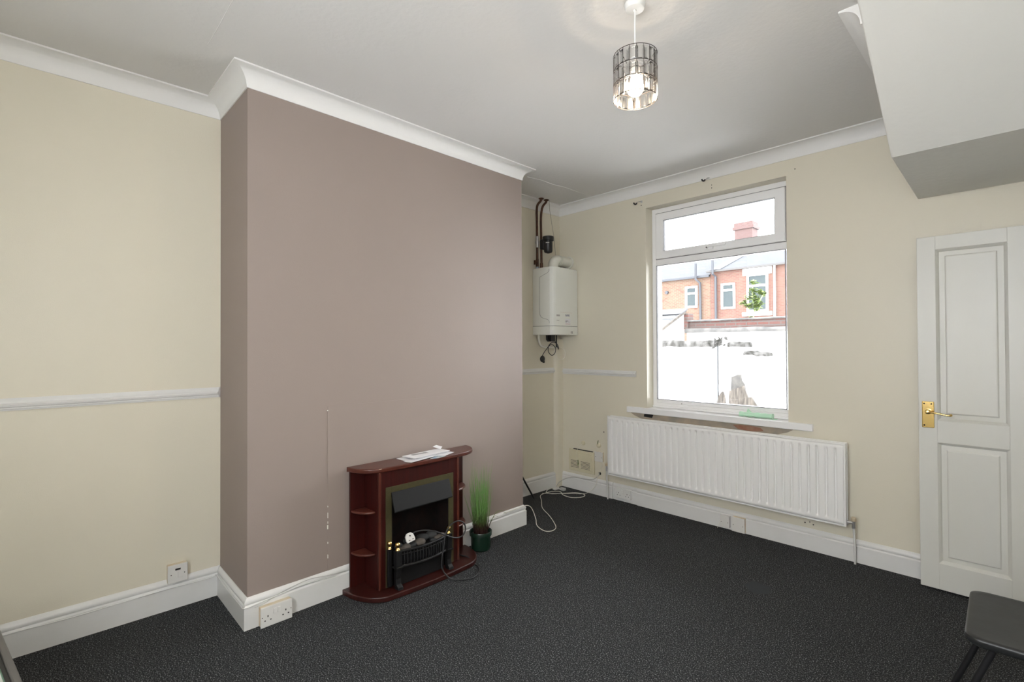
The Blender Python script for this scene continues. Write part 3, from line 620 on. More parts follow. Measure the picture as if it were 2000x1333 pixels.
# copper pipes and pump
def copper(name, label, pts, yb):
    t = thing(name, label, 'pipe', (0, 0, 0)); tubeobj('pipe', pts, .011, 'copper', t, 12)
    return t
p1 = copper('copper_pipe', 'tarnished copper pipe with valves, nearest the chimney breast', [(.03, 3.500, H+.01), (.022, 3.500, H-.02), (.0, 3.478, 2.70), (-.02, 3.488, 2.64), (-.03, 3.500, 2.58), (-.03, 3.502, 2.40), (-.03, 3.503, 2.20), (-.03, 3.503, 2.112)], 3.5)
bm = bmesh.new(); tube(bm, [(-.03, 3.503, 2.31), (-.03, 3.503, 2.415)], .0145, 12); lathe(bm, [(0, 0), (.020, .0), (.022, .012), (.020, .024), (0, .024)], (-.03, 3.503, 2.345), 12); obj('union', bm, 'solder', p1, smooth=40)
bm = bmesh.new(); tube(bm, [(-.03, 3.503, 2.125), (-.03, 3.503, 2.20)], .0135, 12); tube(bm, [(-.03, 3.503, 2.165), (-.02, 3.465, 2.165)], .007, 8); bx(bm, -.03, -.01, 3.455, 3.468, 2.145, 2.185); obj('stop_valve', bm, 'copper', p1)
bm = bmesh.new(); tube(bm, [(-.03, 3.503, 2.112), (-.03, 3.503, 2.128)], .0145, 12); obj('blue_collar', bm, 'paper_blue', p1, smooth=40)
p2 = copper('copper_pipe', 'tarnished copper pipe carrying the black pump, right of its twin', [(.03, 3.570, H+.01), (.024, 3.570, H-.02), (.005, 3.545, 2.70), (-.015, 3.545, 2.64), (-.03, 3.555, 2.56), (-.03, 3.558, 2.40), (-.03, 3.560, 2.20), (-.03, 3.560, 2.112)], 3.56)
bm = bmesh.new(); tube(bm, [(-.03, 3.560, 2.118), (-.03, 3.560, 2.17)], .0145, 12); obj('compression_nut', bm, 'copper', p2, smooth=40)
for p_, y in ((p1, 3.500), (p2, 3.570)):
    bm = bmesh.new(); lathe(bm, [(0, 0), (.026, 0), (.022, -.008), (.013, -.012), (0, -.012)], (.027, y, H), 14); obj('ceiling_collar', bm, 'copper', p_, smooth=40)
t = thing('pump', 'black circulation pump clamped to the copper pipes above the boiler', 'pump', (0, 0, 0))
bm = bmesh.new(); bx(bm, -.015, .035, 3.515, 3.575, 2.290, 2.385); obj('pump_volute', bm, 'black_metal', t, bevel=.012, segs=3)
bm = bmesh.new(); lathe(bm, [(0, -.078), (.012, -.078), (.034, -.070), (.040, -.060), (.041, .036), (.052, .040), (.052, .076), (.046, .080), (.010, .081), (0, .081)], (.070, 3.545, 2.325), 24); mo = obj('motor', bm, 'black_plastic', t, smooth=35)
bm = bmesh.new(); tube(bm, [(.070, 3.545, 2.405), (.070, 3.545, 2.412)], .008, 10); obj('vent_screw', bm, 'brass_bright', mo)
bm = bmesh.new()
for k in range(5):
    a0 = R(-75+k*9); c0 = Vector((.070, 3.545, 0)); p = c0+Vector((math.cos(a0), math.sin(a0), 0))*.0415; bx(bm, p.x-.002, p.x+.002, p.y-.003, p.y+.003, 2.338, 2.344)
obj('rating_mark', bm, 'plastic', mo)
tag(tubeobj('hanging_wire', [(.045, 3.590, H), (.044, 3.600, 2.66), (.046, 3.625, 2.54), (.045, 3.66, 2.38), (.045, 3.675, 2.25)], .0018, 'wire_grey', seg=6), 'thin pale wire running from the ceiling down to the flue', 'wire')

# ================================================================== PENDANT LAMP
LX, LY = 2.087, 1.829
lamp = thing('pendant_lamp', 'lit pendant lamp with a wire and crystal drum shade', 'lamp', (LX, LY, H))
bm = bmesh.new(); lathe(bm, [(.038, 0), (.042, -.004), (.036, -.026), (.033, -.028), (0, -.028)], seg=32); lathe(bm, [(0, -.028), (.006, -.028), (.006, -.036), (0, -.037)], seg=12); obj('ceiling_rose', bm, 'lamp_white', lamp, smooth=35)
bm = bmesh.new(); tube(bm, [(0, 0, -.034), (0, 0, -.245)], .0032, 8); obj('cord', bm, 'lamp_white', lamp, smooth=60)
SZ1, SZ0, SR = -.213, -.392, .0855
bm = bmesh.new(); lathe(bm, [(0, -.238), (.012, -.240), (.019, -.252), (.019, -.285), (.016, -.290), (0, -.290)], seg=20); obj('bulb_holder', bm, 'lamp_white', lamp, smooth=35)
sh = bpy.data.objects.new('lamp_shade', None)
bm = bmesh.new(); NW = 20
ringz = [SZ1, SZ1-.0595, SZ1-.119, SZ0]
for z in ringz: tube(bm, [(SR*math.cos(2*math.pi*k/48), SR*math.sin(2*math.pi*k/48), z) for k in range(49)], .0012, 6, cap=False)
for k in range(NW):
    a = 2*math.pi*k/NW; tube(bm, [(SR*math.cos(a), SR*math.sin(a), SZ1), (SR*math.cos(a), SR*math.sin(a), SZ0)], .0009, 5)
for a in (.3, 2.39, 4.49): tube(bm, [(SR*math.cos(a), SR*math.sin(a), SZ1-.001), (.040*math.cos(a), .040*math.sin(a), SZ1-.05), (.020*math.cos(a), .020*math.sin(a), SZ1-.052)], .0014, 6)
tube(bm, [(.021*math.cos(2*math.pi*k/20), .021*math.sin(2*math.pi*k/20), SZ1-.052) for k in range(21)], .0018, 6, cap=False)
shade = obj('lamp_shade', bm, 'wire', lamp, smooth=60)
first = None
for i in range(3):
    for k in range(NW):
        a = 2*math.pi*(k+.5)/NW
        if first is None:
            bm = bmesh.new(); w = .0115; z1, z0 = -.003, -.0575
            lo = [(-w, z0), (w, z0), (w, z1), (-w, z1)]; inn = [(-w+.005, z0+.007), (w-.005, z0+.007), (w-.005, z1-.007), (-w+.005, z1-.007)]
            B_ = [bm.verts.new((0, p, q)) for p, q in lo]; T_ = [bm.verts.new((.004, p, q)) for p, q in inn]; U_ = [bm.verts.new((-.003, p, q)) for p, q in inn]
            bm.faces.new(T_); bm.faces.new(U_[::-1])
            for j in range(4):
                bm.faces.new((B_[j], B_[(j+1) % 4], T_[(j+1) % 4], T_[j])); bm.faces.new((U_[j], U_[(j+1) % 4], B_[(j+1) % 4], B_[j]))
            o_ = first = obj('crystal_prism', bm, 'crystal', shade); o_['label'] = 'clear faceted crystal prism'
        else:
            o_ = first.copy(); col.objects.link(o_); o_.parent = shade
        o_.location = ((SR-.004)*math.cos(a), (SR-.004)*math.sin(a), ringz[i]); o_.rotation_euler = (0, 0, a+random.uniform(-.12, .12))
bm = bmesh.new(); lathe(bm, [(.013, -.290), (.014, -.300), (.022, -.312), (.030, -.326), (.0325, -.339), (.0325, -.343), (.030, -.357), (.020, -.370), (.010, -.3745), (0, -.3755)], seg=28)
for f in bm.faces: f.material_index = 0 if f.calc_center_median().z < -.340 else 1
obj('bulb', bm, ['bulb', 'bulb_neck'], lamp, smooth=60)

# ================================================================== FIREPLACE SURROUND
O = facept(1.83)
fs = thing('fireplace_surround', 'small mahogany fire surround with corner shelves against the mauve chimney breast', 'fireplace', (O.x, O.y, 0), th)
UC = -.082   # local x = out from the wall, local y = along it
def dshape(u0, u1, v0, vf, cl, cr, bow, n=12):
    P = [(v0, u0)]
    for k in range(n+1):
        a = (math.pi/2)*k/n; P.append((v0+(vf-v0)*math.sin(a), u0+cl*(1-math.cos(a))))
    for k in range(1, 8):
        t_ = k/8; P.append((vf+bow*math.sin(math.pi*t_), u0+cl+(u1-u0-cl-cr)*t_))
    for k in range(n+1):
        a = (math.pi/2)*(1-k/n); P.append((v0+(vf-v0)*math.sin(a), u1-cr*(1-math.cos(a))))
    return P
def slab(name, P, z0, z1, m, me_, parent):
    bm = bmesh.new(); prism(bm, P, z0, z1)
    for f in bm.faces:
        if abs(f.normal.z) < .5: f.material_index = 1
    return obj(name, bm, [m, me_], parent, bevel=.007, segs=4)
slab('mantel_shelf', dshape(-.470, .402, .028, .200, .14, .16, .012), .682, .707, 'wood', 'wood_edge', fs)
slab('hearth_base', dshape(-.497, .388, .030, .285, .17, .18, .014), .002, .032, 'wood', 'wood', fs)
bm = bmesh.new(); bx(bm, .030, .042, -.457, .362, .030, .683); obj('back_panel', bm, 'wood_v', fs, bevel=.002)
fz0, fz1 = .032, .683; BL, BR, OL, OR = -.366, .205, UC-.205, UC+.205
bm = bmesh.new(); bx(bm, .172, .190, BL, OL, fz0, fz1); bx(bm, .172, .190, OR, BR, fz0, fz1); bx(bm, .172, .190, OL, OR, .560, fz1); obj('front_panel', bm, 'wood_v', fs, bevel=.002)
for sg, ue, sw in ((-1, BL, .088), (1, BR, .150)):
    bm = bmesh.new(); a, b_ = sorted((ue, ue-sg*.016)); bx(bm, .042, .172, a, b_, fz0, fz1); obj('side_panel', bm, 'wood_v', fs)
    bm = bmesh.new(); c_ = ue-sg*.008; bx(bm, .186, .196, c_-.008, c_+.008, fz0, fz1); obj('edge_moulding', bm, 'wood_edge', fs, bevel=.004, segs=3)
    for z in (.225, .458):
        P = [(.042, ue)]
        for k in range(11):
            a = (math.pi/2)*k/10; P.append((.042+.120*math.cos(a), ue+sg*sw*math.sin(a)))
        if sg < 0: P = P[::-1]
        slab('corner_shelf', P, z-.007, z+.007, 'wood', 'wood_edge', fs)

# electric fire
ef = thing('electric_fire', 'black electric fire with brass trim and basket in the mahogany surround', 'fire', (O.x, O.y, 0), th)
bm = bmesh.new(); y0, y1 = UC-.240, UC+.240
bx(bm, .190, .195, y0, UC-.202, .033, .592); bx(bm, .190, .195, UC+.202, y1, .033, .592); bx(bm, .190, .195, UC-.202, UC+.202, .556, .592); obj('brass_frame', bm, 'brass', ef, bevel=.001)
bm = bmesh.new()
for a in ((.060, .066, UC-.2, UC+.2, .034, .556), (.066, .194, UC-.2, UC-.196, .034, .556), (.066, .194, UC+.196, UC+.2, .034, .556), (.066, .194, UC-.2, UC+.2, .553, .557), (.066, .194, UC-.2, UC+.2, .033, .037)): bx(bm, *a)
obj('firebox', bm, 'firebox', ef)
bm = bmesh.new(); prism(bm, [(.190, .560), (.197, .560), (.232, .458), (.232, .452), (.226, .452), (.190, .548)], UC-.205, UC+.205, frame=lambda a, b_, c: Vector((a, c, b_))); obj('hood', bm, 'hood', ef, bevel=.0015)
bm = bmesh.new(); bx(bm, .150, .175, UC-.13, UC+.12, .435, .447); obj('heat_grille', bm, 'hood', ef)
UG = UC-.016; hw_ = .178
def bow(t_): return .238+.034*math.sin(math.pi*t_)
def bowpts(z, off=0): return [(bow(k/16)+off, UG-hw_+2*hw_*k/16, z) for k in range(17)]
for z, r_ in ((.236, .008), (.216, .005), (.150, .010)):
    bm = bmesh.new(); tube(bm, bowpts(z), r_, 8); obj('basket_rail', bm, 'cast', ef, smooth=50)
for k in range(1, 19):
    t_ = k/19; bm = bmesh.new(); tube(bm, [(bow(t_), UG-hw_+2*hw_*t_, .150), (bow(t_)+.004, UG-hw_+2*hw_*t_, .185), (bow(t_), UG-hw_+2*hw_*t_, .234)], .004, 6, rr=[.004, .006, .004]); obj('basket_spindle', bm, 'cast', ef, smooth=50)
bm = bmesh.new()
P = [(.070, UC-.19)]+[(bow(k/16)-.008, UG-hw_+2*hw_*k/16) for k in range(17)]+[(.070, UC+.19)]
prism(bm, P, .150, .214); obj('fuel_bed', bm, 'cast', ef)
bm = bmesh.new(); bx(bm, .195, .225, UG-hw_+.02, UG+hw_-.02, .037, .145); obj('ash_pan_cover', bm, 'cast', ef)
for sg in (-1, 1):
    y = UG+sg*hw_
    bm = bmesh.new(); bx(bm, .225, .260, y-.0175, y+.0175, .150, .245); bx(bm, .220, .265, y-.022, y+.022, .146, .158)
    post = obj('corner_post', bm, 'cast', ef, bevel=.003)
    bm = bmesh.new(); prof = [(.228, .148), (.256, .148), (.254, .120), (.250, .09), (.256, .060), (.272, .048), (.276, .034), (.232, .034), (.230, .06), (.226, .10)]
    prism(bm, prof, y-.016, y+.016, frame=lambda a, b_, c: Vector((a, c, b_))); obj('leg', bm, 'cast', ef, bevel=.003)
    for x_, zz in ((.243, .245), (.205, .250)):
        if x_ < .21 and sg > 0: continue
        yy = y if x_ > .21 else y-.03
        bm = bmesh.new(); lathe(bm, [(0, 0), (.013, 0), (.013, .004), (.009, .009), (.0065, .014), (.012, .020), (.0145, .030), (.012, .040), (.006, .045), (0, .046)], (x_, yy, zz), 18); obj('brass_finial', bm, 'brass_bright', ef if x_ < .21 else post, smooth=50)
bm = bmesh.new(); bx(bm, .196, .212, UG-hw_-.042, UG-hw_-.018, .04, .250); obj('side_post', bm, 'cast', ef, bevel=.003)
# pebbles lying on the fuel bed
loc2w = Matrix.Translation((O.x, O.y, 0)) @ Matrix.Rotation(th, 4, 'Z')
for (u, v, z, r_, mk) in ((-.235, .215, .227, .024, 'pebble_brown'), (-.195, .205, .231, .028, 'pebble_brown'), (-.225, .160, .232, .026, 'pebble_grey'), (-.150, .200, .229, .023, 'pebble_grey'), (-.100, .205, .233, .032, 'pebble_brown'), (-.060, .165, .236, .034, 'pebble_grey'), (-.135, .140, .234, .030, 'pebble_grey'), (.005, .170, .236, .036, 'pebble_grey'), (.030, .215, .229, .023, 'pebble_brown'), (.065, .200, .229, .022, 'pebble_brown'), (-.02, .225, .226, .018, 'pebble_grey')):
    bm = bmesh.new(); bmesh.ops.create_icosphere(bm, subdivisions=3, radius=r_)
    ph = random.uniform(0, 6)
    for vv in bm.verts:
        c0 = vv.co.copy(); k_ = 1+.10*math.sin(c0.x*60+ph)+.08*math.sin(c0.y*70+ph*2)
        vv.co = Vector((c0.x*.9*k_, c0.y*1.15*k_, c0.z*.62))
    o_ = obj('pebble', bm, mk, smooth=60); o_.location = loc2w @ Vector((v, u, z)); o_.rotation_euler = (0, 0, random.uniform(-.6, .6))
    if mk == 'pebble_grey': tag(o_, 'dark grey pebble lying in the electric fire\'s basket', 'pebble', 'dark grey pebbles in the fire basket')
    else: tag(o_, 'brownish pebble lying in the electric fire\'s basket', 'pebble', 'brownish pebbles in the fire basket')
# white plug with its black flex
pg = thing('power_plug', 'white three-pin plug with coiled black flex lying on the pebbles of the fire', 'plug', (O.x, O.y, 0), th)
bm = bmesh.new(); pc = Vector((.238, -.190, .290)); ax = Vector((.90, -.25, .35)).normalized(); ux = Vector((.2, .95, .25)); ux = (ux-ax*ux.dot(ax)).normalized(); uz = ax.cross(ux)
def pf(a, b_, c): return pc+ux*a+uz*b_+ax*c
prism(bm, [(-.024, -.022), (.024, -.022), (.027, -.010), (.024, .016), (.012, .028), (-.012, .028), (-.024, .016), (-.027, -.010)], -.018, .0, frame=pf)
pb_ = obj('plug_body', bm, 'plastic', pg, bevel=.003)
bm = bmesh.new()
for a, b_, w_, h_ in ((0, .012, .003, .006), (-.011, -.010, .006, .0025), (.011, -.010, .006, .0025)):
    prism(bm, [(a-w_/2, b_-h_/2), (a+w_/2, b_-h_/2), (a+w_/2, b_+h_/2), (a-w_/2, b_+h_/2)], 0, .014, frame=pf)
obj('pin', bm, 'dark', pb_)
L = lambda u, v, z: (v, u, z)
fl = [L(-.172, .225, .300), L(-.150, .232, .312), L(-.10, .25, .312), L(-.04, .275, .295), L(.02, .29, .262), L(.08, .30, .232), L(.135, .30, .225), L(.170, .295, .250), L(.168, .29, .290), L(.135, .285, .315), L(.09, .285, .318), L(.045, .288, .300), L(.018, .292, .262), L(.005, .294, .20), L(-.012, .298, .13), L(-.012, .302, .075), L(.02, .325, .020), L(.06, .36, .008), L(.13, .40, .005), L(.205, .375, .005), L(.258, .315, .005), L(.27, .262, .006), L(.262, .21, .034), L(.25, .17, .036), L(.245, .10, .036)]
tubeobj('flex', fl, .0042, 'flex_black', pg, 8)

# post on the mantelpiece
def sheet(name, label, cat, pts, z, h, m, group=None, curl=0):
    bm = bmesh.new(); prism(bm, [(v, u) for u, v in pts], 0, h)
    o_ = obj(name, bm, m, bevel=min(.0008, h*.4)); o_.location = (O.x, O.y, z); o_.rotation_euler = (0, 0, th); return tag(o_, label, cat, group)
ZT = .7075
sheet('leaflet', 'blue printed leaflet poking out at the front of the letter pile', 'leaflet', [(-.03, .205), (.075, .150), (.105, .185), (.085, .212), (.02, .222)], ZT, .001, 'paper_blue')
sheet('letter', 'white letter at the right end of the mantelpiece pile', 'letter', [(.02, .08), (.165, .06), (.190, .165), (.085, .205), (.05, .16)], ZT+.0012, .0015, 'paper')
sheet('letter', 'white letter at the left end of the mantelpiece pile', 'letter', [(-.165, .055), (-.02, .035), (.01, .150), (-.160, .195)], ZT+.0008, .002, 'paper')
sheet('letter', 'white folded letter under the windowed envelope, longest of the pile', 'letter', [(-.185, .165), (.03, .110), (.095, .130), (.075, .170), (-.165, .215)], ZT+.0034, .002, 'paper')
env = sheet('envelope', 'white window envelope lying on top of the letter pile', 'envelope', [(-.140, .075), (.150, .050), (.168, .150), (-.120, .182)], ZT+.013, .003, 'paper')
bm = bmesh.new(); prism(bm, [(.083, -.085), (.085, .025), (.112, .027), (.110, -.083)], .0031, .0036); w_ = obj('address_window', bm, 'paper_window', env)
w_['label'] = 'grey address window'
sheet('letter', 'white letter directly under the window envelope', 'letter', [(-.100, .080), (.150, .062), (.165, .140), (-.090, .165)], ZT+.0055, .003, 'paper')
bm = bmesh.new(); prism(bm, [(.060, .085), (.050, .120), (.075, .150), (.095, .120)], 0, .001)
for v_ in bm.verts: v_.co.z += (.10-v_.co.x)*.45
o_ = obj('torn_flap', bm, 'paper', env, bevel=0); o_.location = (-.008, .02, .002)

# ================================================================== POTTED GRASS
pt = thing('potted_grass', 'artificial green grass in a dark green pot right of the fireplace', 'plant', (.560, 2.297, 0))
bm = bmesh.new(); lathe(bm, [(0, 0), (.058, 0), (.064, .006), (.066, .088), (.068, .094), (.076, .098), (.078, .122), (.075, .127), (.070, .124), (.068, .108), (.066, .020), (0, .018)], seg=36); obj('pot', bm, 'pot', pt, smooth=40)
bm = bmesh.new(); lathe(bm, [(0, .10), (.0665, .10), (.0665, .095), (0, .095)], seg=24); obj('soil', bm, 'soil', pt)
def bladeg(bm, p0, p1, bend, w, seg=7):
    p0, p1 = Vector(p0), Vector(p1); d = (p1-p0); side = d.cross(Vector((random.uniform(-1, 1), random.uniform(-1, 1), .1))).normalized(); L_ = []; off = Vector((bend[0], bend[1], 0))
    nn = d.normalized().cross(side)
    for i in range(seg+1):
        t_ = i/seg; c = p0+d*t_+off*math.sin(math.pi*t_*.5)**2*t_; ww = w*(1-t_)**.55+.0002
        L_.append([bm.verts.new(c+side*ww), bm.verts.new(c+nn*ww*.35), bm.verts.new(c-side*ww), bm.verts.new(c-nn*ww*.35)])
    for a, b_ in zip(L_, L_[1:]):
        for k in range(4): bm.faces.new((a[k], a[(k+1) % 4], b_[(k+1) % 4], b_[k]))
bm = bmesh.new()
for i in range(230):
    a = random.uniform(0, 2*math.pi); r0 = .046*math.sqrt(random.random()); r1 = r0*1.15+abs(random.gauss(0, .020))
    hh = random.uniform(.30, .50) if i % 3 else random.uniform(.44, .60)
    if i % 4 == 0: r1 += random.uniform(.0, .03)
    ex = random.gauss(0, .008); ey = random.gauss(-.004, .012)
    x1 = max(r1*math.cos(a)+ex, -.085)
    bladeg(bm, (r0*math.cos(a), r0*math.sin(a), .098), (x1, r1*math.sin(a)+ey, hh), (random.gauss(0, .012)*.5, random.gauss(0, .014)), random.uniform(.0010, .0019))
tag(obj('grass_blades', bm, 'blade', pt, smooth=60), 'dense upright green blades, dark red at the root', None, kind='stuff')
for p_ in ([(.02, -.03, .20), (.05, -.055, .245), (.06, .0, .30), (.065, .035, .345)], [(.03, .03, .12), (.045, .055, .19), (.05, .09, .215), (.05, .115, .20)], [(.03, .04, .13), (.03, .10, .215), (.02, .17, .225), (.01, .235, .185)], [(.02, -.03, .24), (.03, -.06, .215), (.03, -.10, .195)]):
    bm = bmesh.new(); q = spline(p_, 6); tube(bm, q, .0014, 5, rr=[.0017*(1-i/len(q))+.0004 for i in range(len(q))]); obj('stray_blade', bm, 'blade', pt, smooth=60)

# ================================================================== POLE, CABLES, BAG
tag(tubeobj('pole', [(.060, 3.348, .008), (-.068, 2.846, .9)], .008, 'black_metal', straight=True, seg=12), 'thin black pole leaning in the alcove beside the chimney breast', 'pole')
z_ = .004
tag(tubeobj('telephone_cable', [(facept(2.60, .02).x, facept(2.60, .02).y, .148), (facept(2.75, .021).x, facept(2.75, .021).y, .150), (.462, 2.845, .150), (.463, 2.90, .115), (.472, 2.935, .03), (.52, 2.895, z_), (.60, 2.852, z_), (.665, 2.845, z_), (.69, 2.89, z_), (.66, 2.96, z_), (.55, 3.05, z_), (.43, 3.13, z_), (.28, 3.22, z_), (.14, 3.36, z_), (.035, 3.46, z_), (.01, 3.55, z_), (.03, 3.65, z_), (.09, 3.675, z_+.004), (.17, 3.62, z_+.003), (.27, 3.62, z_), (.33, 3.70, z_), (.30, 3.775, z_), (.21, 3.765, z_), (.13, 3.66, z_), (.06, 3.56, z_+.004), (-.02, 3.60, z_), (-.04, 3.70, z_+.005), (.03, 3.76, z_)], .0028, 'flex_white'), 'long white telephone cable snaking over the carpet by the corner', 'cable')
tag(tubeobj('aerial_cable', [(-.02, 3.74, .02), (-.03, 3.80, .05), (.02, 3.845, .088), (.12, 3.848, .118), (.25, 3.85, .125), (.34, 3.85, .140), (.39, 3.852, .172), (.400, 3.875, .198)], .0032, 'grey_plastic'), 'grey cable rising from the floor to a hole beside the vent', 'cable')
tag(tubeobj('thin_cable', [(.44, 3.861, .31), (.43, 3.855, .25), (.40, 3.85, .19), (.38, 3.83, .09), (.30, 3.80, .012), (.20, 3.72, .005), (.09, 3.60, .006), (.0, 3.52, .006)], .0018, 'flex_white', seg=6), 'thin white cable dropping from the blank plate to the carpet', 'cable')
tag(tubeobj('lead', [(.212, YB-.014, .452), (.19, YB-.028, .43), (.155, YB-.032, .38), (.150, YB-.030, .33), (.155, YB-.028, .26)], .0014, 'flex_white', seg=6), 'fine white lead hanging from a wall button over the vent', 'cable')
bm = bmesh.new(); bx(bm, .03, .085, 3.73, 3.765, .0, .024); o_ = obj('junction_box', bm, 'grey_plastic', bevel=.004); tag(o_, 'small grey cable junction box on the carpet in the corner', 'box')
bm = bmesh.new(); prism(bm, [(-.03, 3.70), (.01, 3.69), (.015, 3.75), (-.02, 3.78), (-.04, 3.74)], 0, .014); tag(obj('plastic_scrap', bm, 'plastic', bevel=.003), 'crumpled white plastic scrap on the carpet at the pipe casing', 'scrap')
# thin cables tacked on the skirtings
kp = []
for k in range(9):
    y = -.72+k*.19; kp.append((.0215+.001*(k % 2), y, .112+.003*math.sin(k*2.1)))
kp += [(.0215, .825, .118), (.06, .8275, .118), (.25, .8275, .112), (.46, .8275, .113), (.517, .832, .113), (facept(.90, .0225).x, .90, .116), (facept(.99, .0225).x, .99, .122), (facept(1.12, .0225).x, 1.12, .132), (facept(1.3, .0225).x, 1.3, .119)]
tag(tubeobj('skirting_cable', kp, .0028, 'gloss_white', seg=6, sub=4), 'white painted cable tacked along the left skirting and chimney corner', 'cable')
kq = [(facept(y, .0215).x, y, z) for y, z in ((.88, .100), (.93, .105), (1.0, .128), (1.08, .142), (1.16, .148), (1.25, .135), (1.36, .125))]
tag(tubeobj('skirting_cable', kq, .0016, 'grey_plastic', seg=6, sub=5), 'thin grey wire drooping along the skirting left of the fireplace', 'cable')
kr = [(facept(y, .0215).x, y, z) for y, z in ((2.34, .128), (2.45, .134), (2.55, .131), (2.68, .140), (2.80, .146))]
tag(tubeobj('skirting_cable', kr, .0022, 'gloss_white', seg=6, sub=5), 'white cable on the skirting right of the potted grass', 'cable')
# green bag roll on the sill
t = thing('bin_bag_roll', 'rolled pale green plastic bag on the window sill', 'bag', (1.77, YB+.048, .849), R(2))
bm = bmesh.new(); q = [(-.115+.23*k/14, .0, .019) for k in range(15)]; tube(bm, q, .02, 14, rr=[.0175+.0025*math.sin(k*1.9)+.001*math.sin(k*5) for k in range(15)])
for v_ in bm.verts: v_.co.y *= 1.25
obj('roll', bm, 'bag', t, smooth=60)
bm = bmesh.new(); a_ = [bm.verts.new(p) for p in ((-.070, .005, .030), (-.035, .010, .036), (-.060, .012, .062), (-.045, .004, .036))]; bm.faces.new((a_[0], a_[3], a_[2])); bm.faces.new((a_[3], a_[1], a_[2])); bm.faces.new((a_[0], a_[2], a_[1])); bm.faces.new((a_[0], a_[1], a_[3])); obj('loose_corner', bm, 'bag', t)
bm = bmesh.new(); lathe(bm, [(.008, .114), (.008, .1175), (.004, .1175), (.004, .114)], (0, 0, .019), 12, axis='x'); tube(bm, [(.10, -.02, .004), (.13, -.03, .003), (.15, -.02, .003)], .003, 6); obj('loose_corner', bm, 'bag', t)

# ================================================================== STOOL, GLASS TABLE
st = thing('stool', 'black plastic-topped stool at the right edge in front of the door', 'stool', (3.222, 2.485, 0), R(1.5))
def rrect(hx, hy, r_, n=6):
    P = []
    for cx, cy, a0 in ((hx-r_, hy-r_, 0), (-hx+r_, hy-r_, 90), (-hx+r_, -hy+r_, 180), (hx-r_, -hy+r_, 270)):
        for k in range(n+1): a = R(a0+90*k/n); P.append((cx+r_*math.cos(a), cy+r_*math.sin(a)))
    return P
bm = bmesh.new(); lv = [(.195, .200, .412), (.205, .210, .416), (.211, .216, .424), (.2125, .2175, .436), (.211, .216, .442), (.206, .211, .4445), (.195, .200, .4435), (.16, .165, .441)]
rings = [[bm.verts.new((a, b_, z)) for a, b_ in rrect(hx, hy, .042)] for hx, hy, z in lv]
K = len(rings[0])
for A_, B_ in zip(rings, rings[1:]):
    for k in range(K): bm.faces.new((A_[k], A_[(k+1) % K], B_[(k+1) % K], B_[k]))
bm.faces.new(rings[0][::-1]); bm.faces.new(rings[-1]); obj('seat', bm, 'seat', st, smooth=50)
for sx in (-1, 1):
    for sy in (-1, 1):
        bm = bmesh.new(); tube(bm, [(sx*.138, sy*.155, .415), (sx*.290, sy*.165, .0)], .0105, 12); tube(bm, [(sx*.290, sy*.165, 0), (sx*.283, sy*.165, .02)], .0125, 12)
        obj('leg', bm, 'black_metal', st, smooth=50)
tb = thing('glass_table', 'low table with a grey frame and a glass top coloured with a pale reflection at the bottom-left edge', 'table', (1.15, .072, 0), R(8))
bm = bmesh.new(); TX0, TX1, TY0, TY1 = -.62, .30, -.52, 0.0
for a in ((TX0, TX1, TY1-.019, TY1), (TX0, TX1, TY0, TY0+.019), (TX0, TX0+.019, TY0+.019, TY1-.019), (TX1-.019, TX1, TY0+.019, TY1-.019)): bx(bm, *a, .385, .42)
obj('table_frame', bm, 'frame_grey', tb, bevel=.004)
bm = bmesh.new()
for a in ((TX0+.019, TX1-.019, TY1-.030, TY1-.019), (TX0+.019, TX1-.019, TY0+.019, TY0+.030), (TX0+.019, TX0+.030, TY0+.03, TY1-.03), (TX1-.030, TX1-.019, TY0+.03, TY1-.03)): bx(bm, *a, .38, .412)
obj('rebate', bm, 'black_metal', tb)
bm = bmesh.new(); bx(bm, TX0+.030, TX1-.030, TY0+.030, TY1-.030, .405, .411)
for f in bm.faces:
    f.normal_update()
    f.material_index = 0 if abs(f.normal.z) > .5 else 1
bx(bm, TX0+.030, TX1-.030, TY1-.033, TY1-.030, .4105, .4125, mi=1)
obj('glass_top', bm, ['glass_top', 'green_edge'], tb)
for x in (TX0+.02, TX1-.02):
    for y in (TY0+.02, TY1-.02):
        bm = bmesh.new(); bx(bm, x-.015, x+.015, y-.015, y+.015, 0, .385); obj('leg', bm, 'frame_grey', tb, bevel=.002)

# ================================================================== OUTSIDE THE WINDOW
obj_ = struct(obj('yard_ground', box(-30, 30, YB+.3, 45, -.5, -.35), 'yard'), 'pale concrete yard ground', 'ground')
GZ = -.35
# whitewashed yard walls
def coping(bm, x0, x1, y0, y1, z0, z1, step=.11, j=.022):
    n_ = max(2, int((x1-x0)/step)); pr = [(y0, z0), (y0-.01, (z0+z1)/2), (y0+.02, z1), (y1-.02, z1), (y1, (z0+z1)/2), (y1, z0)]; rings = []
    for i in range(n_+1):
        x = x0+(x1-x0)*i/n_; jz = random.uniform(-j, j); rings.append([bm.verts.new((x, a+random.uniform(-j, j)*.5, b_+jz*(1 if b_ > z0+.01 else .8)+random.uniform(-j, j)*.3)) for a, b_ in pr])
    for A_, B_ in zip(rings, rings[1:]):
        for k in range(6): bm.faces.new((A_[k], A_[(k+1) % 6], B_[(k+1) % 6], B_[k]))
    bm.faces.new(rings[0]); bm.faces.new(rings[-1][::-1])
yw = thing('yard_wall', 'white rendered yard wall with a mossy grey coping, left of the gate post', 'wall', (0, 0, 0))
obj('render', box(-5, -.60, 8.5, 8.72, GZ, 1.37), 'render_white', yw)
bm = bmesh.new(); coping(bm, -5, -.56, 8.46, 8.76, 1.355, 1.465); obj('coping', bm, 'coping', yw)
gw = thing('yard_wall', 'white yard wall stepping down right of the gate post', 'wall', (0, 0, 0))
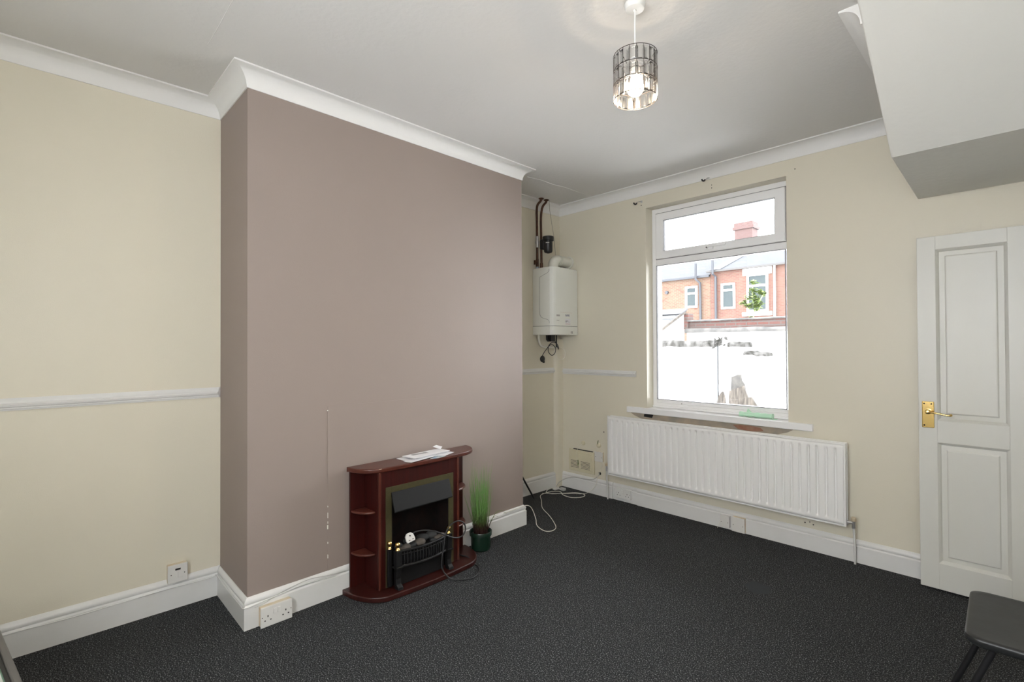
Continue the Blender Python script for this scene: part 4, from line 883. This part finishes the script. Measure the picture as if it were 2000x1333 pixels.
bm = bmesh.new(); bx(bm, -.385, -.10, 8.5, 8.75, GZ, 1.36); bx(bm, -.10, .24, 8.55, 8.75, GZ, 1.22); obj('render', bm, 'render_white', gw)
bm = bmesh.new(); coping(bm, -.34, -.06, 8.47, 8.78, 1.36, 1.445, .07); coping(bm, -.11, .26, 8.50, 8.78, 1.215, 1.275, .07); obj('coping', bm, 'coping', gw)
gp = thing('gate_post', 'white gate post with a climbing tangle on top between the yard walls', 'post', (0, 0, 0))
obj('post', box(-.47, -.40, 8.42, 8.52, GZ, 1.38), 'upvc', gp); obj('post', box(-.53, -.50, 8.44, 8.56, GZ, 1.36), 'post_grey', gp)
bm = bmesh.new(); bx(bm, -.499, -.471, 8.46, 8.50, GZ, 1.34); obj('infill', bm, 'post_grey', gp)
for z0_, z1_ in ((.72, 1.12), (GZ, .58)): obj('gap', box(-.495, -.480, 8.455, 8.46, z0_, z1_), 'gate_gap', gp)
bm = bmesh.new()
for k in range(26):
    c = Vector((random.uniform(-.56, -.36), random.uniform(8.40, 8.5), random.uniform(1.34, 1.50))); tube(bm, [c, c+Vector((random.uniform(-.06, .06), random.uniform(-.03, .03), random.uniform(-.05, .05)))], random.uniform(.008, .018), 5)
obj('tangle', bm, 'coping', gp)
# outbuilding with brick parapet
ob = thing('outbuilding', 'whitewashed outbuilding wall with a red brick parapet behind the yard', 'building', (0, 0, 0))
obj('wall', box(-2.34, 4.5, 11.0, 11.3, GZ, 1.68), 'brick_white', ob)
bm = bmesh.new(); coping(bm, -2.36, 4.5, 10.94, 11.3, 1.665, 1.765, .3, .010); obj('ledge', bm, 'coping_dark', ob)
obj('parapet', box(-2.30, 4.5, 11.02, 11.28, 1.76, 1.93), 'brick_parapet', ob)
bm = bmesh.new(); coping(bm, -2.32, 4.5, 10.97, 11.3, 1.925, 1.968, .3, .006); obj('coping', bm, 'coping_dark', ob)
obj('quoin', box(-2.41, -2.30, 10.98, 11.25, 1.76, 2.12), 'brick_parapet', ob)
bm = bmesh.new(); bx(bm, .02, .06, 10.985, 11.0, 1.44, 1.56); bx(bm, -.20, .9, 10.985, 11.0, 1.60, 1.63); bx(bm, -.08, -.05, 10.985, 11.0, 1.60, 1.70); obj('dark_mark', bm, 'coping', ob)
# lean-to with slates
lt = thing('lean_to', 'small lean-to shed with a slate roof and white gable at the window\'s left', 'shed', (0, 0, 0))
FR = lambda a, b_, c: Vector((c, a, b_))
bm = bmesh.new(); prism(bm, [(9.7, 1.62), (9.72, 1.655), (11.0, 2.195), (11.0, 2.15)], -7, -2.36, frame=FR); obj('roof', bm, 'slate_pale', lt)
bm = bmesh.new(); prism(bm, [(10.72, 2.085), (10.70, 2.105), (11.02, 2.245), (11.06, 2.21)], -7, -2.33, frame=FR)
obj('ridge', bm, 'slate_dark', lt, bevel=.01)
bm = bmesh.new(); prism(bm, [(9.64, 1.59), (9.64, 1.645), (10.98, 2.205), (10.98, 2.14)], -2.37, -2.335, frame=FR); obj('verge_board', bm, 'board', lt)
bm = bmesh.new(); prism(bm, [(9.74, GZ), (9.74, 1.60), (11.0, 2.12), (11.0, GZ)], -6.9, -2.40, frame=FR); obj('gable', bm, 'brick_white', lt)
# boards leaning in the yard
def board(name, label, pts, y, m, th_=.03, tilt=.12):
    bm = bmesh.new(); prism(bm, pts, 0, th_, frame=lambda a, b_, c: Vector((a, y+c+(b_-.3)*tilt, b_))); return tag(obj(name, bm, m), label, 'board')
board('board', 'grey weathered board standing behind the brown boards in the yard', [(.045, GZ), (.045, .90), (.13, .94), (.185, .945), (.20, .86), (.245, .80), (.26, .70), (.40, GZ)], 7.6, 'board_grey')
board('board', 'brown weathered board leaning on the grey one in the yard', [(.05, GZ), (.055, .70), (.26, .785), (.34, .60), (.47, GZ)], 7.52, 'board')
board('board', 'rightmost short brown board leaning in the yard', [(.28, GZ), (.30, .62), (.40, .64), (.50, .50), (.60, GZ)], 7.45, 'board')
board('board', 'rounded pale board leaning left of the gate post', [(-.25, GZ), (-.20, .50), (-.175, .60), (-.14, .66), (-.115, .67), (-.09, .62), (-.06, .45), (-.05, GZ)], 7.7, 'board')
# terraced houses opposite
HY = 25
def win(parent, x0, x1, z0, z1, tz, w=.07, lintel=False):
    bm = bmesh.new(); ring(bm, x0, x1, z0, z1, w, HY-.06, HY+.02); bx(bm, x0+w, x1-w, HY-.06, HY+.02, tz-w/2, tz+w/2); f_ = obj('window_frame', bm, 'stone_white', parent)
    obj('pane', box(x0+w, x1-w, HY-.02, HY, z0+w, z1-w), 'dark_glass', f_); return f_
hl = thing('terraced_house', 'orange brick terraced house with a lower slate roof, left in the window', 'house', (0, 0, 0))
obj('wall', box(-22, -8.12, HY, HY+5, GZ, 4.90), 'brick_orange', hl)
bm = bmesh.new(); prism(bm, [(HY-.12, 4.88), (HY-.12, 4.96), (HY+3.1, 6.77), (HY+6, 5.1), (HY+3.1, 6.66)], -22, -8.12, frame=FR); obj('roof', bm, 'slate', hl)
obj('gutter', box(-22, -8.12, HY-.2, HY-.08, 4.86, 4.96), 'pipe_grey', hl)
win(hl, -9.47, -8.80, 3.35, 4.48, 4.10, .10); win(hl, -12.2, -10.86, 3.2, 4.45, 4.0, .12)
bm = bmesh.new(); lathe(bm, [(0, 0), (.09, 0), (.09, -.10), (0, -.10)], (-10.53, HY, 4.26), 12, axis='y'); obj('vent_pipe', bm, 'pipe_grey', hl)
hr = thing('terraced_house', 'red brick terraced house with a taller eave and white-linteled window', 'house', (0, 0, 0))
obj('wall', box(-8.11, 8, HY, HY+5, GZ, 5.12), 'brick_red', hr)
bm = bmesh.new(); prism(bm, [(HY-.15, 5.10), (HY-.15, 5.17), (HY+3.1, 7.05), (HY+6, 5.4), (HY+3.1, 6.93)], -8.10, 8, frame=FR); obj('roof', bm, 'slate', hr)
bm = bmesh.new(); prism(bm, [(HY-.16, 5.175), (HY-.16, 5.205), (HY+3.1, 7.085), (HY+3.1, 7.05)], -7.98, -7.45, frame=lambda a, b_, c: Vector((c+(a-HY)*.52, a, b_))); obj('valley', bm, 'slate_dark', hr)
obj('gutter', box(-8.25, 8, HY-.22, HY-.10, 5.08, 5.16), 'gutter', hr)
win(hr, -7.56, -6.88, 3.19, 4.46, 4.12, .09); win(hr, -6.32, -5.34, 2.97, 4.80, 4.22, .10)
obj('lintel', box(-6.50, -5.18, HY-.05, HY, 4.75, 5.07), 'stone_white', hr); obj('stone_sill', box(-6.52, -5.17, HY-.10, HY, 2.78, 2.96), 'stone_white', hr)
def dpipe(label, pts, r_, m):
    bm = bmesh.new(); tube(bm, pts, r_, 8); return tag(obj('drainpipe', bm, m, smooth=50), label, 'pipe')
dpipe('dark drainpipe with a bend on the orange brick house', [(-8.76, HY-.30, 5.60), (-8.76, HY-.30, 4.78), (-8.62, HY-.12, 4.60), (-8.60, HY-.10, 2.0), (-8.60, HY-.10, GZ)], .062, 'pipe_grey')
dpipe('dark straight drainpipe at the joint of the two houses', [(-7.86, HY-.32, 5.66), (-7.86, HY-.32, 4.95), (-7.80, HY-.12, 4.85), (-7.80, HY-.10, GZ)], .062, 'pipe_grey')
dpipe('white drainpipe right of the tall window', [(-5.04, HY-.10, 5.10), (-5.04, HY-.10, GZ)], .05, 'stone_white')
ch = thing('chimney_stack', 'red brick chimney stack seen through the top pane', 'chimney', (0, 0, 0))
bm = bmesh.new(); bx(bm, -8.50, -7.52, 29.0, 29.8, 6.3, 8.02); obj('stack', bm, 'chimney_brick', ch)
bm = bmesh.new(); bx(bm, -8.60, -7.44, 28.93, 29.87, 7.95, 8.12); bx(bm, -8.54, -7.50, 28.97, 29.83, 8.12, 8.34); obj('corbel', bm, 'chimney_brick', ch)
# shrub growing on the parapet
sb = thing('shrub', 'light green leafy shrub growing above the brick parapet', 'shrub', (-.90, 11.15, 0))
bm = bmesh.new()
for p_ in ([(-.02, 0, 1.965), (.02, 0, 2.1), (-.03, 0, 2.45), (.0, 0, 2.78)], [(0, 0, 2.0), (-.10, 0, 2.15), (-.22, 0, 2.33)], [(0, 0, 2.1), (.10, 0, 2.28), (.22, 0, 2.50)], [(0, 0, 2.0), (.08, 0, 2.12), (.14, 0, 2.2)]): tube(bm, spline(p_, 4), .010, 5)
obj('stem', bm, 'stem', sb, smooth=60)
bm = bmesh.new()
for cx, cz, n_, sp_ in 2*((0, 2.72, 26, .05), (-.02, 2.55, 34, .07), (.12, 2.50, 34, .06), (.20, 2.46, 22, .04), (-.10, 2.42, 34, .07), (-.20, 2.30, 34, .06), (.04, 2.38, 50, .08), (.0, 2.24, 50, .09), (.10, 2.26, 34, .06), (-.12, 2.24, 26, .05), (.06, 2.14, 26, .06), (-.08, 1.97, 22, .05)):
    for k in range(n_):
        c = Vector((cx+random.gauss(0, sp_*.55), random.gauss(0, sp_*.8), cz+random.gauss(0, sp_*.5))); a = random.uniform(0, 6.28); d = Vector((math.cos(a), math.sin(a), random.uniform(-.5, .3)))*random.uniform(.05, .09); s_ = d.cross(Vector((0, 0, 1)))*.45; u_ = Vector((0, 0, .004))
        q = [bm.verts.new(p) for p in (c, c+d*.5+s_, c+d, c+d*.5-s_, c+d*.5+u_)]; bm.faces.new((q[0], q[1], q[4])); bm.faces.new((q[1], q[2], q[4])); bm.faces.new((q[2], q[3], q[4])); bm.faces.new((q[3], q[0], q[4]))
tag(obj('leaves', bm, 'leaf', sb), None, None, kind='stuff')
